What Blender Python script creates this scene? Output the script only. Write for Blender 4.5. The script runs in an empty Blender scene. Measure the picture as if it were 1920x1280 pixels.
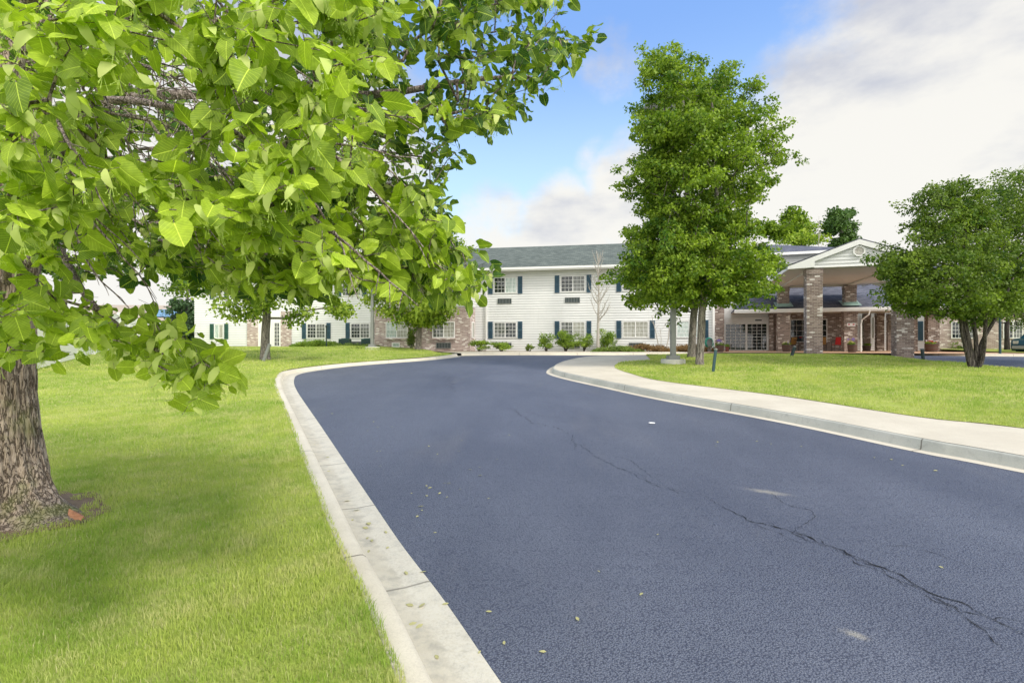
import bpy, bmesh, math, random
import numpy as np
from mathutils import Vector, Matrix, noise as mnoise
random.seed(7); RNG = np.random.default_rng(7)
R = math.radians
scene = bpy.context.scene
# ------------------------------------------------------------------ camera, world, sun, exposure
FPX, CX, HY, CAMH = 960.0, 960.0, 643.0, 1.7
cam = bpy.data.cameras.new('camera'); camo = bpy.data.objects.new('camera', cam)
scene.collection.objects.link(camo); scene.camera = camo
camo.location = (0, 0, CAMH); camo.rotation_euler = (R(90), 0, 0)
cam.lens = 18.0; cam.sensor_width = 36.0; cam.shift_y = (HY-640)/1920.0; cam.clip_start = .05; cam.clip_end = 3000
SUN_EL, SUN_AZ = 42.0, 128.0         # azimuth clockwise from +Y (camera looks along +Y)
sdir = Vector((math.sin(R(SUN_AZ))*math.cos(R(SUN_EL)), math.cos(R(SUN_AZ))*math.cos(R(SUN_EL)), math.sin(R(SUN_EL))))
sl = bpy.data.lights.new('sun', 'SUN'); sl.energy = 2.1; sl.angle = R(10.0); sl.color = (1, .95, .87)
so = bpy.data.objects.new('sun', sl); scene.collection.objects.link(so); so.location = (20, -20, 30)
so.rotation_euler = sdir.to_track_quat('Z', 'Y').to_euler()
scene.view_settings.view_transform = 'Standard'; scene.view_settings.look = 'None'
scene.view_settings.exposure = 0.55; scene.view_settings.gamma = 1
world = bpy.data.worlds.new('World'); scene.world = world; world.use_nodes = True

class NT:
    def __init__(s, nt): s.nt = nt; s.nt.nodes.clear()
    def n(s, t, **k):
        nd = s.nt.nodes.new(t)
        for a, b in k.items():
            if a.startswith('i_'):
                key = a[2:]; key = int(key) if key.isdigit() else key.replace('_', ' ')
                if hasattr(b, 'is_output'): s.nt.links.new(b, nd.inputs[key])
                else: nd.inputs[key].default_value = b
            else: setattr(nd, a, b)
        return nd
    def math(s, op, a, b=0.0, c=None, clamp=False):
        nd = s.nt.nodes.new('ShaderNodeMath'); nd.operation = op; nd.use_clamp = clamp
        for i, v in enumerate((a, b) if c is None else (a, b, c)):
            if hasattr(v, 'is_output'): s.nt.links.new(v, nd.inputs[i])
            else: nd.inputs[i].default_value = v
        return nd.outputs[0]
    def mix(s, f, a, b, mode='MIX'):
        nd = s.nt.nodes.new('ShaderNodeMix'); nd.data_type = 'RGBA'; nd.blend_type = mode
        for k, v in ((0, f), (6, a), (7, b)):
            if hasattr(v, 'is_output'): s.nt.links.new(v, nd.inputs[k])
            else: nd.inputs[k].default_value = v if k == 0 else (tuple(v)+(1,))[:4]
        return nd.outputs[2]
    def ramp(s, f, lo, hi, a=0., b=1., smooth=True):
        nd = s.nt.nodes.new('ShaderNodeMapRange'); nd.interpolation_type = 'SMOOTHSTEP' if smooth else 'LINEAR'
        s.nt.links.new(f, nd.inputs[0])
        for i, v in enumerate((lo, hi, a, b)): nd.inputs[i+1].default_value = v
        return nd.outputs[0]
    def noise(s, vec, scale, detail=4, rough=.55, out=0):
        nd = s.n('ShaderNodeTexNoise', i_Scale=scale, i_Detail=detail, i_Roughness=rough)
        s.nt.links.new(vec, nd.inputs['Vector']); return nd.outputs[out]
    def scale(s, vec, v):
        nd = s.nt.nodes.new('ShaderNodeVectorMath'); nd.operation = 'MULTIPLY'
        s.nt.links.new(vec, nd.inputs[0]); nd.inputs[1].default_value = v; return nd.outputs[0]

def sky():
    t = NT(world.node_tree)
    out = t.n('ShaderNodeOutputWorld'); bg = t.n('ShaderNodeBackground', i_Strength=.132)
    st = t.n('ShaderNodeTexSky', sky_type='NISHITA', sun_disc=False, sun_elevation=R(SUN_EL), sun_rotation=R(SUN_AZ))
    st.air_density = 1.0; st.dust_density = .6; st.ozone_density = 1.6
    co = t.n('ShaderNodeTexCoord').outputs['Generated']
    nrm = t.n('ShaderNodeVectorMath', operation='NORMALIZE', i_0=co).outputs[0]
    warp = t.noise(nrm, 3.2, 8, .62)
    warp2 = t.noise(t.scale(nrm, (1, 1, 1.8)), 9.0, 7, .6)
    tot = None
    blobs = [(1760,300,370,1.0),(1500,330,190,.9),(1880,130,190,1.),(1580,130,130,.6),(1640,230,220,.8),(1230,370,150,1.0),(1330,430,200,1.),
             (1050,450,130,.9),(920,440,120,.8),(1160,115,80,.5),(450,420,420,1.2),(650,470,200,1.),(1130,300,60,.45),(1430,120,80,.35)]
    for px, py, r, w in blobs:
        c = Vector(((px-CX)/FPX, 1, (HY-py)/FPX)).normalized()
        ang = math.atan(r/FPX)*.93
        d = t.n('ShaderNodeVectorMath', operation='DOT_PRODUCT', i_0=nrm, i_1=c).outputs['Value']
        v = t.math('MULTIPLY', t.ramp(d, math.cos(ang*1.25), math.cos(ang*.25)), w)
        tot = v if tot is None else t.math('MAXIMUM', tot, v)
    z = t.n('ShaderNodeSeparateXYZ', i_0=nrm).outputs[2]
    hz = t.ramp(z, .24, .06, 0, .8)
    back = t.ramp(t.n('ShaderNodeSeparateXYZ', i_0=nrm).outputs[1], .30, -.1, 0, .95)
    tot = t.math('MAXIMUM', t.math('MAXIMUM', tot, hz), back)
    f = t.math('ADD', tot, t.math('MULTIPLY', t.math('SUBTRACT', warp, .5), 1.5))
    f = t.math('ADD', f, t.math('MULTIPLY', t.math('SUBTRACT', warp2, .5), .5))
    mask = t.ramp(f, .28, .82, 0, .96)
    sh = t.ramp(t.math('ADD', t.math('MULTIPLY', t.noise(t.scale(nrm, (1, 1, 2.2)), 4.5, 7, .55), .8), t.math('MULTIPLY', z, .95)), .66, .92)
    ccol = t.mix(sh, (5.0, 4.87, 4.55), (3.0, 3.12, 3.55))
    ccol = t.mix(t.ramp(t.n('ShaderNodeSeparateXYZ', i_0=nrm).outputs[1], .1, -.3), ccol, (10.2, 10.0, 9.7))  # unseen clouds behind the camera, made brighter to fill the shadows
    blue = t.mix(.85, t.mix(1.0, st.outputs[0], (1.5, 1.5, 1.7), 'MULTIPLY'), t.mix(t.ramp(z, .2, .55), (3.5, 5.0, 6.3), (1.3, 2.45, 5.0)))
    t.nt.links.new(t.mix(mask, blue, ccol), bg.inputs[0]); t.nt.links.new(bg.outputs[0], out.inputs[0])
sky()
# ------------------------------------------------------------------ helpers
COL = scene.collection
def prof(Y):
    if Y < 18: return .045*Y
    t = min(Y, 28.67)-18; return .81+.045*t-.045*t*t/21.34
def sm(a, b, x):
    t = max(0, min(1, (x-a)/(b-a))); return t*t*(3-2*t)
def lawnz(X, Y):
    z = prof(Y)+.105
    z += .30*sm(16, 31, Y)*sm(-5.0, -10, X)+.16*sm(26, 31, Y)*sm(-3.5, -6, X)*sm(-12, -6, X)
    z += .02*math.sin(X*.7+1)*math.sin(Y*.5)
    return z
def G(px, py, dz=0.0):
    a, b = .8, 60.0; k = py-HY
    for _ in range(50):
        m = (a+b)/2
        if (CAMH-prof(m)-dz)*FPX/m > k: a = m
        else: b = m
    return Vector(((px-CX)/FPX*a, a, prof(a)+dz))
def W(px, py, Y): return Vector(((px-CX)/FPX*Y, Y, CAMH+(HY-py)/FPX*Y))
def tag(o, label=None, cat=None, group=None, kind=None):
    if label: o['label'] = label
    if cat: o['category'] = cat
    if group: o['group'] = group
    if kind: o['kind'] = kind
    return o
def empty(name, loc, rz=0, **k):
    o = bpy.data.objects.new(name, None); COL.objects.link(o); o.location = loc; o.rotation_euler = (0, 0, rz)
    o.empty_display_size = .2; return tag(o, **k)
def copy_tree(o, parent=None):
    c = o.copy(); COL.objects.link(c); c.parent = parent
    for ch in list(o.children): copy_tree(ch, c)
    return c
def rawmesh(name, verts, faces_flat, loops, mat, parent=None, uv=None, tint=None, smooth=False):
    """verts Nx3; faces as flat index array, loops = vertices per face (int)"""
    me = bpy.data.meshes.new(name); n = len(verts); nf = len(faces_flat)//loops
    me.vertices.add(n); me.vertices.foreach_set('co', np.asarray(verts, dtype=np.float32).ravel())
    me.loops.add(nf*loops); me.loops.foreach_set('vertex_index', np.asarray(faces_flat, dtype=np.int32))
    me.polygons.add(nf); me.polygons.foreach_set('loop_start', np.arange(0, nf*loops, loops, dtype=np.int32))
    me.polygons.foreach_set('loop_total', np.full(nf, loops, dtype=np.int32))
    if smooth: me.polygons.foreach_set('use_smooth', np.ones(nf, dtype=bool))
    me.update(calc_edges=True)
    if uv is not None:
        l = me.uv_layers.new(name='UVMap'); l.data.foreach_set('uv', np.asarray(uv, dtype=np.float32)[np.asarray(faces_flat)].ravel())
    if tint is not None:
        a = me.attributes.new('tint', 'FLOAT', 'POINT'); a.data.foreach_set('value', np.asarray(tint, dtype=np.float32))
    me.materials.append(mat)
    o = bpy.data.objects.new(name, me); COL.objects.link(o); o.parent = parent; return o
class MB:
    def __init__(s): s.v = []; s.f = []; s.uv = {}
    def add(s, vs, fs):
        b = len(s.v); s.v += [tuple(v) for v in vs]; s.f += [tuple(b+i for i in f) for f in fs]; return s
    def box(s, x0, x1, y0, y1, z0, z1):
        return s.add([(x0,y0,z0),(x1,y0,z0),(x1,y1,z0),(x0,y1,z0),(x0,y0,z1),(x1,y0,z1),(x1,y1,z1),(x0,y1,z1)],
              [(0,3,2,1),(4,5,6,7),(0,1,5,4),(1,2,6,5),(2,3,7,6),(3,0,4,7)])
    def bar(s, a, b, w, h=None):
        a, b = Vector(a), Vector(b); h = h or w; d = (b-a).normalized()
        u = d.cross(Vector((0, 0, 1)));  u = u.normalized() if u.length > .01 else Vector((1, 0, 0)); v = u.cross(d).normalized()
        q = [(-w/2, -h/2), (w/2, -h/2), (w/2, h/2), (-w/2, h/2)]
        return s.add([p+u*i+v*j for p in (a, b) for i, j in q], [(0,1,2,3),(7,6,5,4),(0,4,5,1),(1,5,6,2),(2,6,7,3),(3,7,4,0)])
    def tube(s, pts, rad, n=8, cap=True):
        pts = [Vector(p) for p in pts]; rad = rad if hasattr(rad, '__len__') else [rad]*len(pts); b = len(s.v); pu = None
        for i, p in enumerate(pts):
            d = (pts[min(i+1, len(pts)-1)]-pts[max(i-1, 0)]).normalized()
            u = (pu - d*pu.dot(d)) if pu is not None else d.cross(Vector((.13, .97, .2)))
            if u.length < 1e-4: u = d.cross(Vector((1, 0, 0)))
            u.normalize(); pu = u; w = d.cross(u)
            for k in range(n):
                a = 2*math.pi*k/n; s.v.append(tuple(p+(u*math.cos(a)+w*math.sin(a))*rad[i]))
        for i in range(len(pts)-1):
            for k in range(n): s.f.append((b+i*n+k, b+i*n+(k+1) % n, b+(i+1)*n+(k+1) % n, b+(i+1)*n+k))
        if cap: s.f.append(tuple(b+k for k in range(n))[::-1]); s.f.append(tuple(b+(len(pts)-1)*n+k for k in range(n)))
        return s
    def lathe(s, pr, n=20, c=(0, 0, 0), cap=True):
        b = len(s.v)
        for r, z in pr:
            for k in range(n):
                a = 2*math.pi*k/n; s.v.append((c[0]+r*math.cos(a), c[1]+r*math.sin(a), c[2]+z))
        for i in range(len(pr)-1):
            for k in range(n): s.f.append((b+i*n+k, b+i*n+(k+1) % n, b+(i+1)*n+(k+1) % n, b+(i+1)*n+k))
        if cap: s.f.append(tuple(b+k for k in range(n))[::-1]); s.f.append(tuple(b+(len(pr)-1)*n+k for k in range(n)))
        return s
    def prism(s, poly, y0, y1):        # poly in (x,z), extruded along y
        n = len(poly); return s.add([(x, y0, z) for x, z in poly]+[(x, y1, z) for x, z in poly],
            [tuple(range(n)), tuple(range(2*n-1, n-1, -1))]+[(i, n+i, n+(i+1) % n, (i+1) % n) for i in range(n)])
    def siding(s, x0, x1, z0, z1, y, lap=.165, t=.034, ax='x', sgn=1):
        z = z0; e = y
        while z < z1-1e-3:
            zt = min((math.floor(z/lap+1e-4)+1)*lap, z1)
            P = (lambda a, o, zz: (a, e-o*sgn, zz)) if ax == 'x' else (lambda a, o, zz: (e+o*sgn, a, zz))
            s.add([P(x0,t,z),P(x1,t,z),P(x1,.002,zt),P(x0,.002,zt),P(x0,.0,z),P(x1,.0,z)], [(0,1,2,3),(4,5,1,0)]); z = zt
        return s
    def build(s, name, mat, parent=None, smooth=False, bevel=0, auto=False):
        me = bpy.data.meshes.new(name); me.from_pydata(s.v, [], s.f); me.materials.append(mat)
        bm = bmesh.new(); bm.from_mesh(me)
        if len(bm.faces) < 20000: bmesh.ops.recalc_face_normals(bm, faces=bm.faces)
        if bevel: bmesh.ops.bevel(bm, geom=bm.edges[:], offset=bevel, segments=2, affect='EDGES', clamp_overlap=True)
        l = bm.loops.layers.uv.new('UVMap')
        for f in bm.faces:
            n = f.normal; ax, ay, az = abs(n.x), abs(n.y), abs(n.z); f.smooth = smooth
            for lp in f.loops:
                c = lp.vert.co
                if az > .9: lp[l].uv = (c.x, c.y)
                elif ax > ay: lp[l].uv = (c.y, c.z)
                else: lp[l].uv = (c.x, c.z)
        bm.to_mesh(me); bm.free()
        o = bpy.data.objects.new(name, me); COL.objects.link(o); o.parent = parent; return o
# ------------------------------------------------------------------ materials
def mat(name):
    m = bpy.data.materials.new(name); m.use_nodes = True; t = NT(m.node_tree)
    out = t.n('ShaderNodeOutputMaterial'); b = t.n('ShaderNodeBsdfPrincipled'); t.nt.links.new(b.outputs[0], out.inputs[0])
    return m, t, b, out
def setbump(t, b, h, s=.3, d=.02):
    bp = t.n('ShaderNodeBump', i_Strength=s, i_Distance=d, i_Height=h); t.nt.links.new(bp.outputs[0], b.inputs['Normal'])
def simple(name, c, rough=.6, metal=0., var=.15, sc=6., spec=.4):
    m, t, b, o = mat(name); co = t.n('ShaderNodeTexCoord').outputs['Object']
    nz = t.noise(co, sc, 5); c = tuple(c)
    t.nt.links.new(t.mix(nz, tuple(x*(1-var) for x in c), tuple(min(1, x*(1+var)) for x in c)), b.inputs['Base Color'])
    b.inputs['Roughness'].default_value = rough; b.inputs['Metallic'].default_value = metal
    b.inputs['Specular IOR Level'].default_value = spec; return m
def m_siding():
    m, t, b, o = mat('white_siding'); uv = t.n('ShaderNodeUVMap').outputs[0]; v = t.n('ShaderNodeSeparateXYZ', i_0=uv).outputs[1]; n = t.noise(uv, .8, 5, .6)
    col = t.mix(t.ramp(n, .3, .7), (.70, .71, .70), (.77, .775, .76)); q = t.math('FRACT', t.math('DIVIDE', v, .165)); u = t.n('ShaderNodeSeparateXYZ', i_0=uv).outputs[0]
    col = t.mix(t.math('MULTIPLY', t.ramp(t.noise(t.scale(uv, (6, .35, 1)), 1.2, 5), .55, .75), .10), col, (.45, .42, .36))
    col = t.mix(t.ramp(t.math('ABSOLUTE', t.math('SUBTRACT', q, .5)), .40, .47, 0, .62), col, (.30, .31, .32))  # lap shadow painted into the colour as a dark line at each board edge
    t.nt.links.new(col, b.inputs['Base Color']); b.inputs['Roughness'].default_value = .55; return m
def m_grass_ground(name, a, bcol, c):
    m, t, b, o = mat(name); co = t.n('ShaderNodeTexCoord').outputs['Object']
    n1 = t.noise(co, .55, 4, .6); n2 = t.noise(co, 3.5, 6, .7); n3 = t.noise(co, 40, 3, .7)
    col = t.mix(t.ramp(n1, .35, .65), a, bcol); col = t.mix(t.ramp(n2, .4, .72, 0, .6), col, c)
    col = t.mix(t.ramp(n3, .3, .7, 0, .35), col, tuple(x*.45 for x in a))
    t.nt.links.new(col, b.inputs['Base Color']); b.inputs['Roughness'].default_value = .9; b.inputs['Specular IOR Level'].default_value = .15
    setbump(t, b, t.noise(co, 60, 5, .7), .6, .05); return m
def m_blade():
    m, t, b, o = mat('grass_blade'); co = t.n('ShaderNodeTexCoord').outputs['Object']
    n1 = t.noise(co, .8, 6, .65); n2 = t.noise(co, 2.8, 6, .75)
    ti = t.n('ShaderNodeAttribute', attribute_name='tint').outputs['Fac']
    col = t.mix(t.ramp(n1, .4, .62), (.28, .42, .055), (.49, .57, .12)); col = t.mix(t.ramp(n2, .46, .66, 0, .75), col, (.64, .62, .27))
    col = t.mix(t.ramp(ti, .82, 1., 0, .8), col, (.60, .56, .30)); col = t.mix(t.ramp(ti, .0, .35, .35, 0), col, (.20, .32, .035))
    t.nt.links.new(col, b.inputs['Base Color']); b.inputs['Roughness'].default_value = .6; b.inputs['Specular IOR Level'].default_value = .25
    tr = t.n('ShaderNodeBsdfTranslucent'); t.nt.links.new(col, tr.inputs[0])
    mx = t.n('ShaderNodeMixShader', i_0=.35, i_1=b.outputs[0], i_2=tr.outputs[0]); t.nt.links.new(mx.outputs[0], o.inputs[0]); return m
def m_leaf(name, dark, light, trans=.4, veins=False, tcol=None):
    m, t, b, o = mat(name); ti = t.n('ShaderNodeAttribute', attribute_name='tint').outputs['Fac']
    col = t.mix(ti, dark, light)
    if veins:
        uv = t.n('ShaderNodeUVMap').outputs[0]; sp = t.n('ShaderNodeSeparateXYZ', i_0=uv); x = t.math('ABSOLUTE', sp.outputs[0]); y = sp.outputs[1]
        mid = t.ramp(x, .022, .008)
        q = t.math('FRACT', t.math('MULTIPLY', t.math('SUBTRACT', y, t.math('MULTIPLY', t.math('POWER', x, .8), .75)), 8.0))
        lat = t.ramp(t.math('ABSOLUTE', t.math('SUBTRACT', q, .5)), .44, .5, 0, .8)
        v = t.math('MAXIMUM', mid, lat); col0 = col
        col = t.mix(t.math('MULTIPLY', v, .8), col, tuple(min(1, c*1.8+.05) for c in light))
        edge = t.noise(uv, 5, 3); col = t.mix(t.ramp(edge, .35, .7, 0, .22), col, dark)
        setbump(t, b, t.math('MULTIPLY', q, .6), .25, .004)
    t.nt.links.new(col, b.inputs['Base Color']); b.inputs['Roughness'].default_value = .5; b.inputs['Specular IOR Level'].default_value = .22
    tr = t.n('ShaderNodeBsdfTranslucent')
    t.nt.links.new(t.mix(1.0, col, tcol or (1.25, 1.35, .6), 'MULTIPLY'), tr.inputs[0])
    mx = t.n('ShaderNodeMixShader', i_0=trans, i_1=b.outputs[0], i_2=tr.outputs[0]); t.nt.links.new(mx.outputs[0], o.inputs[0]); return m
def m_bark(name, a, c, sc=1.0, moss=False):
    m, t, b, o = mat(name); co = t.n('ShaderNodeTexCoord').outputs['Object']
    wv = t.n('ShaderNodeVectorMath', operation='ADD', i_0=co, i_1=t.scale(t.noise(co, 7*sc, 4, out=1), (.05/sc, .05/sc, .05/sc))).outputs[0]
    st = t.scale(wv, (1, 1, .07)); n1 = t.noise(st, 60*sc, 6, .7); n2 = t.noise(co, 3*sc, 4)
    rg = t.math('ABSOLUTE', t.math('SUBTRACT', t.noise(st, 40*sc, 4, .55), .5)); cr = t.ramp(rg, .0, .06)
    col = t.mix(t.ramp(n1, .3, .7), a, c); col = t.mix(cr, tuple(x*.5 for x in a), col)
    if moss: col = t.mix(t.ramp(n2, .52, .7, 0, .55), col, (.22, .26, .05))
    t.nt.links.new(col, b.inputs['Base Color']); b.inputs['Roughness'].default_value = .9; b.inputs['Specular IOR Level'].default_value = .15
    setbump(t, b, t.math('ADD', cr, n1), .9, .02/sc); return m
STAINS = [(1440,922,.30,.09,-.5),(1605,1190,.10,.05,-.7)]
def m_asphalt():
    m, t, b, o = mat('asphalt'); co = t.n('ShaderNodeTexCoord').outputs['Object']
    n1 = t.noise(t.scale(co, (1, .55, 1)), .6, 5, .6); n2 = t.noise(co, 110, 3, .8); n3 = t.noise(t.scale(co, (1, .35, 1)), 1.1, 4)
    vo = t.n('ShaderNodeTexVoronoi', i_Scale=95.0); t.nt.links.new(co, vo.inputs['Vector'])
    col = t.mix(t.ramp(n1, .3, .7), (.080, .092, .130), (.132, .147, .190)); col = t.mix(t.ramp(n3, .55, .75, 0, .35), col, (.20, .20, .21))
    col = t.mix(t.ramp(n2, .35, .75, 0, .35), col, (.25, .28, .34)); col = t.mix(t.ramp(vo.outputs[0], .35, .75, 0, .75), col, (.035, .04, .07))
    for px, py, a, bb, rot in STAINS:
        g = G(px, py); mp = t.n('ShaderNodeMapping', vector_type='TEXTURE', i_Vector=co); mp.inputs[1].default_value = (g.x, g.y, g.z)
        mp.inputs[2].default_value = (0, 0, rot); mp.inputs[3].default_value = (a, bb, 5)
        ln = t.n('ShaderNodeVectorMath', operation='LENGTH', i_0=mp.outputs[0]).outputs['Value']
        f = t.ramp(t.math('ADD', ln, t.math('MULTIPLY', t.noise(co, 16, 6, .75), 1.5)), 1.75, .7, 0, .5); col = t.mix(f, col, (.5, .46, .36))
    t.nt.links.new(col, b.inputs['Base Color']); b.inputs['Roughness'].default_value = .55; b.inputs['Specular IOR Level'].default_value = .4
    setbump(t, b, t.math('ADD', t.noise(co, 75, 4, .75), t.math('MULTIPLY', vo.outputs[0], -.8)), .75, .012); return m
def m_concrete(name, a, c, joint=3.0, stain=.4, grout=True):
    m, t, b, o = mat(name); co = t.n('ShaderNodeTexCoord').outputs['Object']; uv = t.n('ShaderNodeUVMap').outputs[0]
    n1 = t.noise(co, 1.3, 5, .6); n2 = t.noise(co, 8, 6, .7); n3 = t.noise(co, 90, 3, .8)
    col = t.mix(t.ramp(n1, .3, .7), a, c); col = t.mix(t.ramp(n2, .5, .75, 0, stain), col, tuple(x*.55 for x in c)); col = t.mix(t.ramp(n3, .4, .7, 0, .25), col, tuple(x*.6 for x in a))
    if grout:
        u = t.n('ShaderNodeSeparateXYZ', i_0=uv).outputs[0]; q = t.math('ABSOLUTE', t.math('SUBTRACT', t.math('FRACT', t.math('DIVIDE', u, joint)), .5))
        j = t.ramp(q, .5-.012/joint, .5-.004/joint); col = t.mix(t.math('MULTIPLY', j, .8), col, (.10, .09, .07))
    t.nt.links.new(col, b.inputs['Base Color']); b.inputs['Roughness'].default_value = .85; b.inputs['Specular IOR Level'].default_value = .25
    setbump(t, b, t.math('ADD', n3, n2), .35, .006); return m
def m_gutter():
    m, t, b, o = mat('gutter_concrete'); co = t.n('ShaderNodeTexCoord').outputs['Object']; uv = t.n('ShaderNodeUVMap').outputs[0]
    sp = t.n('ShaderNodeSeparateXYZ', i_0=uv); u, v = sp.outputs[0], sp.outputs[1]
    n1 = t.noise(co, 2.0, 6, .65); n2 = t.noise(co, 9, 6, .7); n3 = t.noise(co, 60, 4, .8)
    col = t.mix(t.ramp(n1, .3, .7), (.47, .43, .335), (.57, .53, .425)); col = t.mix(t.ramp(n2, .42, .7, 0, .5), col, (.25, .245, .215))
    wear = t.math('MULTIPLY', t.ramp(t.math('ADD', v, t.math('MULTIPLY', t.math('SUBTRACT', n2, .5), .22)), .17, .11), t.ramp(n3, .38, .56, .05, .55))
    col = t.mix(wear, col, (.60, .575, .49))
    q = t.math('ABSOLUTE', t.math('SUBTRACT', t.math('FRACT', t.math('ADD', t.math('DIVIDE', u, 1.55), .23)), .5)); j = t.ramp(q, .490, .4975)
    col = t.mix(t.math('MULTIPLY', j, .6), col, (.08, .075, .06))
    t.nt.links.new(col, b.inputs['Base Color']); b.inputs['Roughness'].default_value = .88; setbump(t, b, t.math('ADD', n3, n2), .5, .006); return m
def m_brick(name, c1, c2, cw, mort):
    m, t, b, o = mat(name); uv = t.n('ShaderNodeUVMap').outputs[0]
    br = t.n('ShaderNodeTexBrick', i_Color1=(0,0,0,1), i_Color2=(1,1,1,1), i_Mortar=(.5,.5,.5,1), i_Scale=1.0, i_Mortar_Size=.007, i_Bias=0.0, i_Brick_Width=.22, i_Row_Height=.075)
    t.nt.links.new(uv, br.inputs['Vector']); v = t.n('ShaderNodeRGBToBW', i_0=br.outputs[0]).outputs[0]
    col = t.mix(t.ramp(v, .15, .75), c1, c2); col = t.mix(t.ramp(v, .84, .90), col, cw); col = t.mix(t.ramp(t.noise(uv, 14, 4), .45, .7, 0, .4), col, c1)
    col = t.mix(br.outputs[1], col, mort); t.nt.links.new(col, b.inputs['Base Color']); b.inputs['Roughness'].default_value = .9
    setbump(t, b, t.math('SUBTRACT', 1., br.outputs[1]), .5, .008); return m
def m_shingle(name, c1, c2):
    m, t, b, o = mat(name); uv = t.n('ShaderNodeUVMap').outputs[0]
    br = t.n('ShaderNodeTexBrick', i_Color1=(0,0,0,1), i_Color2=(1,1,1,1), i_Mortar=(.1,.1,.1,1), i_Scale=1.0, i_Mortar_Size=.008, i_Bias=0.0, i_Brick_Width=.30, i_Row_Height=.13)
    t.nt.links.new(uv, br.inputs['Vector']); v = t.n('ShaderNodeRGBToBW', i_0=br.outputs[0]).outputs[0]
    col = t.mix(v, c1, c2); col = t.mix(t.ramp(t.noise(uv, 1.1, 5), .4, .7, 0, .4), col, c1); col = t.mix(t.math('MULTIPLY', br.outputs[1], .6), col, tuple(x*.4 for x in c1))
    t.nt.links.new(col, b.inputs['Base Color']); b.inputs['Roughness'].default_value = .85; setbump(t, b, t.math('ADD', v, t.noise(uv, 40, 3)), .4, .01); return m
def m_pane(name, c1, c2, rough=.04):
    m, t, b, o = mat(name); uv = t.n('ShaderNodeUVMap').outputs[0]
    u = t.n('ShaderNodeSeparateXYZ', i_0=uv).outputs[0]
    w = t.ramp(t.math('SINE', t.math('MULTIPLY', t.math('ADD', u, t.noise(uv, 1.2, 3)), 26.0)), -1, 1)
    t.nt.links.new(t.mix(w, c1, c2), b.inputs['Base Color']); b.inputs['Roughness'].default_value = rough; b.inputs['Specular IOR Level'].default_value = .7
    setbump(t, b, t.noise(uv, 1.5, 2), .05, .02); return m
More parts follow.
